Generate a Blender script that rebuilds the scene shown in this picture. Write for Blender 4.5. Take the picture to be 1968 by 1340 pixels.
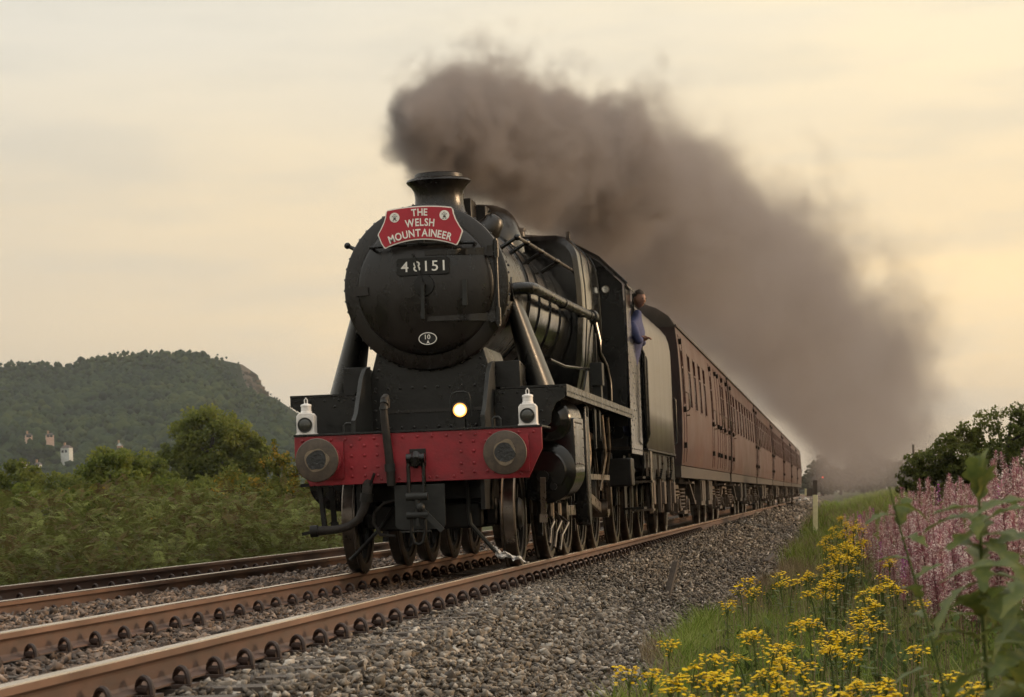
import bpy, bmesh, math, random
import numpy as np
from mathutils import Vector, Matrix
random.seed(7); rng = np.random.default_rng(7)
scene = bpy.context.scene
C = scene.collection
for o in list(bpy.data.objects): bpy.data.objects.remove(o)
R = math.radians

# ------------------------------------------------------------------ camera
cam_data = bpy.data.cameras.new('camera'); cam = bpy.data.objects.new('camera', cam_data); C.objects.link(cam)
scene.camera = cam
CAM = Vector((3.833, -24.209, 0.595))
yaw, pitch, roll = R(6.7547), R(3.2757), R(-2.2477)
fw = Vector((-math.sin(yaw)*math.cos(pitch), math.cos(yaw)*math.cos(pitch), math.sin(pitch)))
rt = Vector((math.cos(yaw), math.sin(yaw), 0)); up = rt.cross(fw)
r2 = math.cos(roll)*rt + math.sin(roll)*up; u2 = -math.sin(roll)*rt + math.cos(roll)*up
mw = Matrix((r2, u2, -fw)).transposed().to_4x4(); mw.translation = CAM
cam.matrix_world = mw
cam_data.sensor_width = 36; cam_data.lens = 94.96
cam_data.clip_start = 0.1; cam_data.clip_end = 9000
cam_data.dof.use_dof = True; cam_data.dof.focus_distance = 26.0; cam_data.dof.aperture_fstop = 9.0

# ------------------------------------------------------------------ render / exposure
scene.view_settings.view_transform = 'Standard'; scene.view_settings.look = 'None'
scene.view_settings.exposure = 0.18; scene.view_settings.gamma = 1.0
scene.render.engine = 'CYCLES'
cy = scene.cycles
cy.max_bounces = 6; cy.diffuse_bounces = 2; cy.glossy_bounces = 3; cy.transmission_bounces = 4
cy.volume_bounces = 2; cy.transparent_max_bounces = 8
cy.use_denoising = True
cy.volume_step_rate = 1.6; cy.volume_max_steps = 256
cy.use_adaptive_sampling = True; cy.adaptive_threshold = 0.03; cy.adaptive_min_samples = 16
cy.caustics_reflective = False; cy.caustics_refractive = False

# ------------------------------------------------------------------ world: hazy evening sky
SUN = Vector((0.93, 0.30, 0.17)).normalized()
world = bpy.data.worlds.new('World'); scene.world = world; world.use_nodes = True
wt = world.node_tree; wt.nodes.clear()
def wn(t, **kw):
    n = wt.nodes.new(t)
    for k, v in kw.items(): setattr(n, k, v)
    return n
def wl(a, b): wt.links.new(a, b)
w_out = wn('ShaderNodeOutputWorld'); w_bg = wn('ShaderNodeBackground'); w_bg.inputs['Strength'].default_value = 0.12
wl(w_bg.outputs[0], w_out.inputs[0])
sky = wn('ShaderNodeTexSky', sky_type='NISHITA', sun_disc=False)
sky.sun_elevation = math.asin(SUN.z); sky.sun_rotation = math.atan2(SUN.x, SUN.y); sky.dust_density = 4.0; sky.air_density = 1.5
tc = wn('ShaderNodeTexCoord'); sep = wn('ShaderNodeSeparateXYZ'); wl(tc.outputs['Generated'], sep.inputs[0])
def wmath(op, a, b=None, c=None):
    n = wn('ShaderNodeMath', operation=op)
    for i, v in enumerate((a, b, c)):
        if v is None: continue
        if hasattr(v, 'links'): wl(v, n.inputs[i])
        else: n.inputs[i].default_value = v
    return n.outputs[0]
def wramp(fac, stops, interp='EASE'):
    n = wn('ShaderNodeValToRGB'); n.color_ramp.interpolation = interp
    el = n.color_ramp.elements
    while len(el) < len(stops): el.new(0.5)
    for e, (p, c) in zip(el, stops): e.position = p; e.color = (*c, 1)
    wl(fac, n.inputs[0]); return n.outputs[0]
def wmix(f, a, b):
    n = wn('ShaderNodeMix', data_type='RGBA')
    if hasattr(f, 'links'): wl(f, n.inputs[0])
    else: n.inputs[0].default_value = f
    for i, v in ((6, a), (7, b)):
        if hasattr(v, 'links'): wl(v, n.inputs[i])
        else: n.inputs[i].default_value = (*v, 1)
    return n.outputs[2]
elev = wmath('SQRT', wmath('MAXIMUM', sep.outputs[2], 0.0))      # sqrt(z): more room near the horizon
# high thin overcast: cream, grey-blue near the horizon, cooler overhead
base = wramp(elev, [(0.0, (3.3, 3.05, 2.65)), (0.10, (3.7, 3.35, 2.85)), (0.22, (4.6, 4.05, 3.3)), (0.33, (5.4, 4.8, 3.9)), (0.44, (6.3, 6.0, 5.35)), (0.62, (8.0, 7.8, 7.1)), (1.0, (12.6, 12.5, 11.9))])
warm = wramp(elev, [(0.0, (4.7, 3.8, 2.8)), (0.15, (6.2, 4.75, 3.1)), (0.28, (8.9, 6.7, 3.9)), (0.45, (8.3, 7.1, 5.1)), (0.65, (8.6, 8.0, 7.0)), (1.0, (12.6, 12.5, 11.9))])
sd = wn('ShaderNodeVectorMath', operation='DOT_PRODUCT'); wl(tc.outputs['Generated'], sd.inputs[0]); sd.inputs[1].default_value = SUN
glow = wmath('POWER', wmath('MAXIMUM', wmath('MULTIPLY_ADD', sd.outputs['Value'], 0.5, 0.5), 0.0), 3.0)
mp = wn('ShaderNodeMapping'); wl(tc.outputs['Generated'], mp.inputs[0]); mp.inputs['Scale'].default_value = (3.0, 3.0, 21.0); mp.inputs['Rotation'].default_value = (0.05, 0.06, 0)
nz = wn('ShaderNodeTexNoise'); wl(mp.outputs[0], nz.inputs['Vector']); nz.inputs['Scale'].default_value = 1.0; nz.inputs['Detail'].default_value = 5; nz.inputs['Roughness'].default_value = 0.5; nz.inputs['Distortion'].default_value = 0.4
streak = wramp(nz.outputs['Fac'], [(0.33, (0, 0, 0)), (0.68, (1, 1, 1))])
wf = wmath('MULTIPLY', wmath('MAXIMUM', wmath('MULTIPLY', wmath('SUBTRACT', glow, 0.08), 5.4), 0.05), wmath('ADD', wmath('MULTIPLY', streak, 0.55), 0.55))
skyc = wmix(wmath('MINIMUM', wf, 1.0), base, warm)
nz2 = wn('ShaderNodeTexNoise'); mp2 = wn('ShaderNodeMapping'); wl(tc.outputs['Generated'], mp2.inputs[0]); mp2.inputs['Scale'].default_value = (2.2, 2.2, 12.0); mp2.inputs['Location'].default_value = (3.1, 1.7, 0.4); mp2.inputs['Rotation'].default_value = (-0.04, 0.1, 0)
wl(mp2.outputs[0], nz2.inputs['Vector']); nz2.inputs['Detail'].default_value = 4
grey = wramp(nz2.outputs['Fac'], [(0.42, (0, 0, 0)), (0.72, (1, 1, 1))])
skyc = wmix(wmath('MULTIPLY', grey, 0.28), skyc, (4.7, 4.5, 4.0))
skyc = wmix(0.10, skyc, sky.outputs[0])
wl(skyc, w_bg.inputs['Color'])

# ------------------------------------------------------------------ sun: low and veiled, off to the right
sl = bpy.data.lights.new('sun', 'SUN'); so = bpy.data.objects.new('sun', sl); C.objects.link(so)
sl.energy = 2.4; sl.angle = R(14); sl.color = (1.0, 0.68, 0.40)
so.rotation_euler = (-SUN).to_track_quat('-Z', 'Y').to_euler()

# ================================================================== helpers
def tag(o, label=None, cat=None, group=None, kind=None):
    if label: o['label'] = label
    if cat: o['category'] = cat
    if group: o['group'] = group
    if kind: o['kind'] = kind
    return o
def empty(name, loc=(0, 0, 0), label=None, cat=None, group=None, rz=0):
    o = bpy.data.objects.new(name, None); C.objects.link(o); o.location = loc; o.rotation_euler.z = rz
    o.empty_display_size = 0.2
    return tag(o, label, cat, group)
def link(name, me, parent=None, loc=None, rot=None, scale=None):
    o = bpy.data.objects.new(name, me); C.objects.link(o)
    if parent: o.parent = parent
    if loc is not None: o.location = loc
    if rot is not None: o.rotation_euler = rot
    if scale is not None: o.scale = scale
    return o
def copy_tree(o, parent=None):
    c = o.copy(); C.objects.link(c); c.parent = parent
    for ch in list(o.children): copy_tree(ch, c)
    return c

class MB:
    """collects shapes, then becomes ONE mesh"""
    def __init__(s): s.v = []; s.f = []; s.m = []
    def add(s, vs, fs, mi=0):
        n = len(s.v); s.v += [tuple(v) for v in vs]; s.f += [tuple(i+n for i in f) for f in fs]; s.m += [mi]*len(fs); return s
    def box(s, x0, x1, y0, y1, z0, z1, mi=0, M=None):
        vs = [Vector((x, y, z)) for z in (z0, z1) for y in (y0, y1) for x in (x0, x1)]
        if M: vs = [M @ v for v in vs]
        return s.add(vs, [(0,2,3,1), (4,5,7,6), (0,1,5,4), (2,6,7,3), (0,4,6,2), (1,3,7,5)], mi)
    def bar(s, a, b, w, h, mi=0, upv=(0, 0, 1)):
        a, b = Vector(a), Vector(b); d = (b-a).normalized(); u = Vector(upv)
        if abs(d.dot(u)) > .98: u = Vector((1, 0, 0))
        x = d.cross(u).normalized(); z = x.cross(d)
        vs = [p + x*sx*w/2 + z*sz*h/2 for p in (a, b) for sx, sz in ((-1,-1), (1,-1), (1,1), (-1,1))]
        return s.add(vs, [(0,1,2,3), (7,6,5,4), (0,4,5,1), (1,5,6,2), (2,6,7,3), (3,7,4,0)], mi)
    def cyl(s, a, b, r0, r1=None, n=20, caps=True, mi=0):
        r1 = r0 if r1 is None else r1
        a, b = Vector(a), Vector(b); d = (b-a).normalized()
        u = Vector((0, 0, 1)) if abs(d.z) < .9 else Vector((1, 0, 0))
        x = d.cross(u).normalized(); y = d.cross(x)
        vs = []
        for p, r in ((a, r0), (b, r1)):
            vs += [p + (x*math.cos(2*math.pi*i/n) + y*math.sin(2*math.pi*i/n))*r for i in range(n)]
        fs = [(i, (i+1) % n, n+(i+1) % n, n+i) for i in range(n)]
        if caps: fs += [tuple(range(n))[::-1], tuple(range(n, 2*n))]
        return s.add(vs, fs, mi)
    def lathe(s, prof, o, axis, n=32, mi=0, a0=0.0, a1=2*math.pi):
        """prof: (radius, distance along axis)"""
        o, d = Vector(o), Vector(axis).normalized()
        u = Vector((0, 0, 1)) if abs(d.z) < .9 else Vector((1, 0, 0))
        x = d.cross(u).normalized(); y = d.cross(x)
        full = abs(a1-a0-2*math.pi) < 1e-6; m = n if full else n+1
        vs = [o + d*h + (x*math.cos(a0+(a1-a0)*i/n) + y*math.sin(a0+(a1-a0)*i/n))*r for r, h in prof for i in range(m)]
        fs = []
        for k in range(len(prof)-1):
            for i in range(n):
                j = (i+1) % m
                fs.append((k*m+i, k*m+j, (k+1)*m+j, (k+1)*m+i))
        return s.add(vs, fs, mi)
    def tube(s, pts, r, n=8, mi=0, caps=True):
        P = [Vector(p) for p in pts]; rs = r if isinstance(r, (list, tuple)) else [r]*len(P)
        vs = []; x = None
        for k, p in enumerate(P):
            d = (P[min(k+1, len(P)-1)] - P[max(k-1, 0)]).normalized()
            if x is None: x = d.cross(Vector((0, 0, 1)) if abs(d.z) < .9 else Vector((1, 0, 0))).normalized()
            x = (x - d*x.dot(d)).normalized(); y = d.cross(x)
            vs += [p + (x*math.cos(2*math.pi*i/n) + y*math.sin(2*math.pi*i/n))*rs[k] for i in range(n)]
        fs = [(k*n+i, k*n+(i+1) % n, (k+1)*n+(i+1) % n, (k+1)*n+i) for k in range(len(P)-1) for i in range(n)]
        if caps: fs += [tuple(range(n))[::-1], tuple(range((len(P)-1)*n, len(P)*n))]
        return s.add(vs, fs, mi)
    def prism(s, poly, ax, d0, d1, mi=0):
        """extrude a 2-D polygon along axis ax ('x': poly is (y,z); 'y': (x,z); 'z': (x,y))"""
        n = len(poly)
        def P(p, d): return {'x': (d, p[0], p[1]), 'y': (p[0], d, p[1]), 'z': (p[0], p[1], d)}[ax]
        vs = [P(p, d0) for p in poly] + [P(p, d1) for p in poly]
        fs = [tuple(range(n))[::-1], tuple(range(n, 2*n))] + [(i, (i+1) % n, n+(i+1) % n, n+i) for i in range(n)]
        return s.add(vs, fs, mi)
    def ball(s, c, r, n=10, sc=(1, 1, 1), mi=0):
        prof = [(r*math.sin(math.pi*k/(n//2+2)), -r*math.cos(math.pi*k/(n//2+2))) for k in range(n//2+3)]
        m = MB().lathe(prof, (0, 0, 0), (0, 0, 1), n)
        return s.add([(c[0]+v[0]*sc[0], c[1]+v[1]*sc[1], c[2]+v[2]*sc[2]) for v in m.v], m.f, mi)
    def mesh(s, name, mats, smooth=True, ang=32):
        me = bpy.data.meshes.new(name); me.from_pydata(s.v, [], s.f)
        for m in (mats if isinstance(mats, (list, tuple)) else [mats]):
            me.materials.append(m)
        me.polygons.foreach_set('material_index', s.m)
        bm = bmesh.new(); bm.from_mesh(me); bmesh.ops.remove_doubles(bm, verts=bm.verts, dist=1e-6)
        bmesh.ops.recalc_face_normals(bm, faces=bm.faces); bm.to_mesh(me); bm.free()
        if smooth:
            me.polygons.foreach_set('use_smooth', [True]*len(me.polygons)); me.set_sharp_from_angle(angle=R(ang))
        return me
    def build(s, name, mats, parent=None, bevel=0.0, loc=None, smooth=True, ang=32):
        o = link(name, s.mesh(name, mats, smooth, ang), parent, loc)
        if bevel:
            b = o.modifiers.new('edge', 'BEVEL'); b.width = bevel; b.segments = 2; b.limit_method = 'ANGLE'; b.angle_limit = R(40); b.harden_normals = False
        return o

def np_mesh(name, V, faces, mat, smooth=False):
    """faces: list of (m,k) int arrays"""
    me = bpy.data.meshes.new(name)
    nf = sum(len(f) for f in faces); nl = sum(f.size for f in faces)
    me.vertices.add(len(V)); me.vertices.foreach_set('co', np.ascontiguousarray(V, dtype=np.float32).ravel())
    me.loops.add(nl); me.loops.foreach_set('vertex_index', np.concatenate([f.ravel() for f in faces]).astype(np.int32))
    me.polygons.add(nf)
    tot = np.concatenate([np.full(len(f), f.shape[1]) for f in faces]).astype(np.int32)
    st = np.concatenate([[0], np.cumsum(tot)[:-1]]).astype(np.int32)
    me.polygons.foreach_set('loop_start', st)
    me.update(calc_edges=True); me.validate()
    if smooth: me.polygons.foreach_set('use_smooth', np.ones(nf, dtype=bool))
    for m in (mat if isinstance(mat, (list, tuple)) else [mat]): me.materials.append(m)
    return me
def scatter(bv, bf, loc, rotm, sc):
    """copies of base verts bv (n,3) / face arrays bf at each loc with 3x3 rotations and scales (N,) or (N,3)"""
    sc = np.asarray(sc); sc = sc[:, None] if sc.ndim == 1 else sc
    V = np.einsum('nij,kj->nki', rotm * sc[:, None, :], bv) + loc[:, None, :]
    off = (np.arange(len(loc))*len(bv))[:, None, None]
    return V.reshape(-1, 3), [(f[None] + off).reshape(-1, f.shape[1]) for f in bf]
def tint_of(parts, nbase):
    """one random value for all the vertices of each copy"""
    return np.concatenate([np.repeat(rng.uniform(0, 1, len(v)//k), k) for (v, f), k in zip(parts, nbase)])
def set_tint(me, vals):
    at = me.attributes.new('tint', 'FLOAT', 'POINT'); at.data.foreach_set('value', vals.astype(np.float32)); return me
def join_np(parts):
    V = []; F = {}; n = 0
    for v, fs in parts:
        for f in fs: F.setdefault(f.shape[1], []).append(f+n)
        V.append(v); n += len(v)
    return np.concatenate(V), [np.concatenate(x) for x in F.values()]
def rot_rand(n, tilt=math.pi):
    """random rotations: spin about z, then lean by up to tilt"""
    a = rng.uniform(0, 2*np.pi, n); b = rng.uniform(-tilt, tilt, n); c = rng.uniform(0, 2*np.pi, n)
    return rotz(c) @ rotx(b) @ rotz(a)
def rotz(a):
    a = np.atleast_1d(a); o = np.zeros_like(a); e = np.ones_like(a); c, s = np.cos(a), np.sin(a)
    return np.stack([np.stack([c, -s, o], -1), np.stack([s, c, o], -1), np.stack([o, o, e], -1)], -2)
def rotx(a):
    a = np.atleast_1d(a); o = np.zeros_like(a); e = np.ones_like(a); c, s = np.cos(a), np.sin(a)
    return np.stack([np.stack([e, o, o], -1), np.stack([o, c, -s], -1), np.stack([o, s, c], -1)], -2)
def vnoise(x, y, s=1.0, seed=0):
    """smooth value noise in numpy"""
    x = np.asarray(x, float)*s; y = np.asarray(y, float)*s
    xi, yi = np.floor(x).astype(int), np.floor(y).astype(int); fx, fy = x-xi, y-yi
    h = lambda a, b: np.modf(np.abs(np.sin(a*127.1 + b*311.7 + seed*74.7)*43758.5453))[0]
    fx, fy = fx*fx*(3-2*fx), fy*fy*(3-2*fy)
    return (h(xi, yi)*(1-fx) + h(xi+1, yi)*fx)*(1-fy) + (h(xi, yi+1)*(1-fx) + h(xi+1, yi+1)*fx)*fy

# ================================================================== materials
def material(name, c1, c2=None, rough=0.5, metal=0.0, scale=8.0, detail=4.0, bump=0.0, bscale=None, spec=0.5, rvar=0.0, coat=0.0, stretch=(1, 1, 1), c3=None, island=False, spots=None):
    m = bpy.data.materials.new(name); m.use_nodes = True; t = m.node_tree; N = t.nodes; b = N['Principled BSDF']
    b.inputs['Metallic'].default_value = metal; b.inputs['Roughness'].default_value = rough
    b.inputs['Specular IOR Level'].default_value = spec; b.inputs['Coat Weight'].default_value = coat; b.inputs['Coat Roughness'].default_value = 0.08
    c2 = c2 or tuple(x*0.6 for x in c1)
    tcn = N.new('ShaderNodeTexCoord'); mpn = N.new('ShaderNodeMapping'); t.links.new(tcn.outputs['Object'], mpn.inputs[0]); mpn.inputs['Scale'].default_value = stretch
    nzn = N.new('ShaderNodeTexNoise'); t.links.new(mpn.outputs[0], nzn.inputs['Vector']); nzn.inputs['Scale'].default_value = scale; nzn.inputs['Detail'].default_value = detail; nzn.inputs['Roughness'].default_value = 0.62
    rp = N.new('ShaderNodeValToRGB'); el = rp.color_ramp.elements
    el[0].position = 0.30; el[0].color = (*c2, 1); el[1].position = 0.68; el[1].color = (*c1, 1)
    if c3: e = el.new(0.82); e.color = (*c3, 1)
    if island:
        g = N.new('ShaderNodeNewGeometry'); a = N.new('ShaderNodeMath'); a.operation = 'MULTIPLY_ADD'
        t.links.new(g.outputs['Random Per Island'], a.inputs[0]); a.inputs[1].default_value = 0.55
        s2 = N.new('ShaderNodeMath'); s2.operation = 'MULTIPLY_ADD'; t.links.new(nzn.outputs['Fac'], s2.inputs[0]); s2.inputs[1].default_value = 0.6; s2.inputs[2].default_value = -0.08
        t.links.new(s2.outputs[0], a.inputs[2]); t.links.new(a.outputs[0], rp.inputs[0])
    else: t.links.new(nzn.outputs['Fac'], rp.inputs[0])
    t.links.new(rp.outputs[0], b.inputs['Base Color'])
    if rvar:
        mr = N.new('ShaderNodeMapRange'); t.links.new(nzn.outputs['Fac'], mr.inputs[0]); mr.inputs[1].default_value = 0.3; mr.inputs[2].default_value = 0.7
        mr.inputs[3].default_value = max(0.02, rough-rvar); mr.inputs[4].default_value = rough+rvar; t.links.new(mr.outputs[0], b.inputs['Roughness'])
    if bump:
        n2 = N.new('ShaderNodeTexNoise'); t.links.new(mpn.outputs[0], n2.inputs['Vector']); n2.inputs['Scale'].default_value = bscale or scale*3; n2.inputs['Detail'].default_value = 3
        bp = N.new('ShaderNodeBump'); bp.inputs['Strength'].default_value = 1.0; bp.inputs['Distance'].default_value = bump
        t.links.new(n2.outputs['Fac'], bp.inputs['Height']); t.links.new(bp.outputs[0], b.inputs['Normal'])
    return m
def leafmat(name, cols, rough=0.7, trans=0.35, nscale=0.35, spec=0.08, tint=False):
    """foliage: colour varies leaf by leaf and patch by patch; some light comes through"""
    m = bpy.data.materials.new(name); m.use_nodes = True; t = m.node_tree; N = t.nodes; b = N['Principled BSDF']; out = N['Material Output']
    g = N.new('ShaderNodeNewGeometry'); tcn = N.new('ShaderNodeTexCoord'); nzn = N.new('ShaderNodeTexNoise'); t.links.new(tcn.outputs['Object'], nzn.inputs['Vector'])
    nzn.inputs['Scale'].default_value = nscale; nzn.inputs['Detail'].default_value = 4
    at_ = N.new('ShaderNodeAttribute'); at_.attribute_name = 'tint'
    a = N.new('ShaderNodeMath'); a.operation = 'MULTIPLY_ADD'; t.links.new(at_.outputs['Fac'] if tint else g.outputs['Random Per Island'], a.inputs[0]); a.inputs[1].default_value = 0.70 if tint else 0.5
    s2 = N.new('ShaderNodeMath'); s2.operation = 'MULTIPLY_ADD'; t.links.new(nzn.outputs['Fac'], s2.inputs[0]); s2.inputs[1].default_value = 1.6; s2.inputs[2].default_value = -0.80 if tint else -0.55
    if tint:        # a little variation inside each copy as well
        s3 = N.new('ShaderNodeMath'); s3.operation = 'MULTIPLY_ADD'; t.links.new(g.outputs['Random Per Island'], s3.inputs[0]); s3.inputs[1].default_value = 0.30; t.links.new(s2.outputs[0], s3.inputs[2]); t.links.new(s3.outputs[0], a.inputs[2])
    else: t.links.new(s2.outputs[0], a.inputs[2])
    rp = N.new('ShaderNodeValToRGB'); el = rp.color_ramp.elements
    while len(el) < len(cols): el.new(0.5)
    for i, (e, c) in enumerate(zip(el, cols)): e.position = i/(len(cols)-1)*0.9+0.05; e.color = (*c, 1)
    t.links.new(a.outputs[0], rp.inputs[0]); t.links.new(rp.outputs[0], b.inputs['Base Color'])
    b.inputs['Roughness'].default_value = rough; b.inputs['Specular IOR Level'].default_value = spec
    tr = N.new('ShaderNodeBsdfTranslucent'); t.links.new(rp.outputs[0], tr.inputs['Color'])
    mx = N.new('ShaderNodeMixShader'); mx.inputs[0].default_value = trans
    t.links.new(b.outputs[0], mx.inputs[1]); t.links.new(tr.outputs[0], mx.inputs[2]); t.links.new(mx.outputs[0], out.inputs[0])
    return m
def emissive(name, c, s):
    m = bpy.data.materials.new(name); m.use_nodes = True; b = m.node_tree.nodes['Principled BSDF']
    b.inputs['Base Color'].default_value = (*c, 1); b.inputs['Emission Color'].default_value = (*c, 1); b.inputs['Emission Strength'].default_value = s
    return m
M = {}
M['black'] = material('sooty black paint', (.010, .009, .008), (.005, .005, .0045), .30, rvar=.12, scale=3, bump=.002, bscale=25, spec=.36)
M['smokebox'] = material('heat dulled smokebox black', (.016, .0115, .009), (.006, .0048, .004), .30, rvar=.12, scale=2.6, stretch=(1.6, 1.6, .8), detail=7, bump=.002, bscale=30, spec=.46)
M['gloss'] = material('polished black boiler cladding', (.009, .008, .0075), (.005, .005, .005), .14, rvar=.05, scale=2.5, bump=.004, bscale=1.6)
M['frame'] = material('oily black underframe', (.013, .011, .009), (.006, .0055, .005), .5, rvar=.15, scale=6, bump=.004, spec=.22)
M['red'] = material('red buffer beam paint', (.29, .012, .020), (.13, .007, .011), .42, rvar=.12, scale=4, detail=8, bump=.002, bscale=40)
M['steel'] = material('bright worn steel', (.42, .36, .30), (.25, .20, .16), .30, metal=1.0, rvar=.1, scale=12)
M['tyre'] = material('wheel tyre steel', (.17, .14, .115), (.08, .066, .055), .34, metal=0.9, rvar=.1, scale=9)
M['rod'] = material('oiled motion steel', (.24, .19, .15), (.11, .09, .07), .32, metal=0.9, rvar=.12, scale=8)
M['bufface'] = material('rubbed brown buffer face', (.10, .075, .052), (.05, .038, .03), .55, metal=0.3, scale=14, bump=.002)
M['grease'] = material('black buffer grease', (.022, .022, .022), (.012, .012, .012), .35, rvar=.15, scale=30, bump=.006, bscale=40)
M['greasedge'] = material('yellowed grease ring', (.22, .165, .10), (.12, .09, .06), .6, scale=18)
M['white'] = material('chalky white lamp paint', (.86, .83, .80), (.52, .48, .43), .5, scale=9, detail=8, bump=.001)
M['cream'] = material('cream lettering paint', (.86, .83, .76), (.80, .76, .68), .5, scale=20)
M['boardred'] = material('headboard red enamel', (.42, .013, .030), (.34, .010, .022), .35, scale=5)
M['rubber'] = material('grimy rubber hose', (.028, .023, .019), (.015, .012, .010), .6, scale=15, bump=.003, spec=.22)
M['grey'] = material('grey painted plate', (.032, .032, .029), (.018, .018, .017), .5, scale=9, bump=.002, spec=.22)
M['lens'] = material('dark lamp glass', (.05, .05, .04), (.03, .03, .025), .1, scale=4)
M['glass'] = material('dark carriage glass', (.016, .017, .018), (.010, .010, .011), .06, scale=1.2, bump=.0015, bscale=1.5)
M['mirror'] = material('spectacle glass catching the sky', (.85, .85, .80), (.8, .8, .76), .08, metal=1.0, scale=2)
M['coach'] = material('maroon coach paint', (.066, .018, .014), (.050, .014, .011), .42, spec=.28, rvar=.05, scale=1.3, bump=.0012, bscale=1.2, stretch=(1, .4, 1))
M['coachroof'] = material('sooted coach roof', (.060, .048, .040), (.035, .029, .025), .6, scale=2, bump=.003)
M['dirt'] = material('brake dust underframe', (.060, .043, .031), (.026, .020, .016), .75, scale=7, bump=.005)
M['dirt2'] = material('rust brown bogie frame', (.095, .066, .046), (.05, .036, .027), .7, scale=7, bump=.005)
M['dark'] = material('unlit interior', (.010, .009, .008), (.006, .006, .006), .8)
M['goldline'] = material('straw lining', (.30, .20, .09), (.22, .15, .07), .5)
M['lampglow'] = emissive('lit headlamp', (1.0, .66, .28), 2.6); M['lampwarm'] = emissive('warm lamp glow', (1.0, .42, .09), 1.2)  # lampwarm emits orange to stand in for lamplight around the lens
M['signalred'] = emissive('red signal aspect', (1.0, .06, .03), 5.0)
M['rail'] = material('rusty rail web', (.105, .055, .038), (.045, .026, .019), .7, scale=9, detail=9, bump=.002, stretch=(1, .25, 1), rvar=.1)
M['railtop'] = material('wheel polished rail head', (.50, .42, .35), (.34, .27, .21), .25, metal=1.0, scale=3, stretch=(8, .3, 1), rvar=.06)
M['railside'] = material('brown rail head side', (.165, .088, .056), (.10, .055, .036), .55, scale=5, stretch=(1, .3, 1), rvar=.1)
M['clip'] = material('rusty rail clip', (.060, .034, .024), (.028, .017, .013), .75, scale=12, bump=.003)
M['sleeper'] = material('oil stained sleeper', (.075, .056, .042), (.04, .031, .025), .85, scale=4, bump=.006)
M['stone'] = material('mixed ballast stone', (.20, .162, .122), (.050, .040, .032), .85, scale=9, island=True, c3=(.42, .38, .33), bump=.002, bscale=40)
M['stonebrown'] = material('brake dusted ballast stone', (.185, .125, .088), (.05, .036, .028), .85, scale=9, island=True, c3=(.30, .23, .18), bump=.002, bscale=40)
M['ballastbed'] = material('packed ballast', (.12, .10, .08), (.03, .026, .022), .95, spec=.04, scale=22, bump=.03, bscale=24, detail=6)
M['soil'] = material('dry grassy soil', (.085, .082, .040), (.05, .050, .026), .95, spec=.04, scale=1.2, bump=.03, bscale=8, detail=8)
M['wood'] = material('weathered wood', (.10, .075, .055), (.055, .042, .033), .85, scale=5, stretch=(6, 6, .6), bump=.004)
M['postpaint'] = material('faded cream post paint', (.80, .72, .42), (.66, .58, .32), .6, scale=6)
M['bark'] = material('tree bark', (.060, .050, .040), (.03, .025, .02), .9, scale=3, bump=.03)
# ================================================================== the track
def rail_profile():
    # half profile outline (x,z) of a flat-bottomed rail, top at z=0
    h = [(-.033, 0), (-.036, -.006), (-.036, -.036), (-.012, -.052), (-.009, -.062), (-.009, -.125), (-.020, -.138), (-.070, -.150), (-.070, -.159)]
    return h + [(-x, z) for x, z in reversed(h)]
RP = rail_profile()
def rail_mesh(y0, y1, seg=18.3):
    vs, fs, mi = [], [], []
    n = len(RP)
    ys = [y0, y1]
    for y in ys: vs += [(x, y, z) for x, z in RP]
    for i in range(n):
        j = (i+1) % n
        fs.append((i, j, n+j, n+i))
        z = max(RP[i][1], RP[j][1]); zz = min(RP[i][1], RP[j][1])
        mi.append(1 if zz > -.007 else (2 if zz > -.04 and z <= 0 and zz > -.037 else 0))
    fs += [tuple(range(n)), tuple(range(n, 2*n))[::-1]]; mi += [0, 0]
    me = bpy.data.meshes.new('rail'); me.from_pydata(vs, [], fs)
    for m in (M['rail'], M['railtop'], M['railside']): me.materials.append(m)
    me.polygons.foreach_set('material_index', mi)
    return me
def clip_mesh(side):
    # sprung rail clip: an arched hoop standing on the rail foot, over a cast shoulder
    m = MB()
    hoop = [(side*(.098-.046*math.cos(t*math.pi)), .055*math.cos(t*math.pi), -.160+.072*math.sin(t*math.pi)**.8) for t in [i/12 for i in range(13)]]
    m.tube(hoop, .0135, 7)
    m.cyl((side*.075, .02, -.145), (side*.135, -.03, -.145), .026, .024, 10)
    m.box(min(side*.07, side*.16), max(side*.07, side*.16), -.085, .085, -.176, -.160)
    return m.mesh('clip', M['clip'])
CLIP = {1: clip_mesh(1), -1: clip_mesh(-1)}
slp = MB().prism([(-.13, -.40), (.13, -.40), (.115, -.178), (-.115, -.178)], 'x', -1.25, 1.25).mesh('sleeper', M['sleeper'])
def track(x, label, y0, y1, yclip, ysl, sides):
    t = empty('railway_track', (x, 0, -.38), label, 'railway track')
    for s in (-1, 1):
        r = link('rail', rail_mesh(y0, y1), t, (s*.7535, 0, .38))
        for sd in sides:
            y = -15.51
            while y < yclip:
                link('clip', CLIP[sd], r, (0, y, 0)); y += .66
    y = -15.51
    while y < ysl:
        link('sleeper', slp, t, (0, y+random.uniform(-.01, .01), .38)); y += .66
    return t
track(0, 'near railway track with rusty rails that the steam train runs on', -16, 600, 34, 26, (1,))
track(-3.33, 'far railway track beside the bracken with bright rail heads', -16, 600, 14, 16, (1,))

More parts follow.
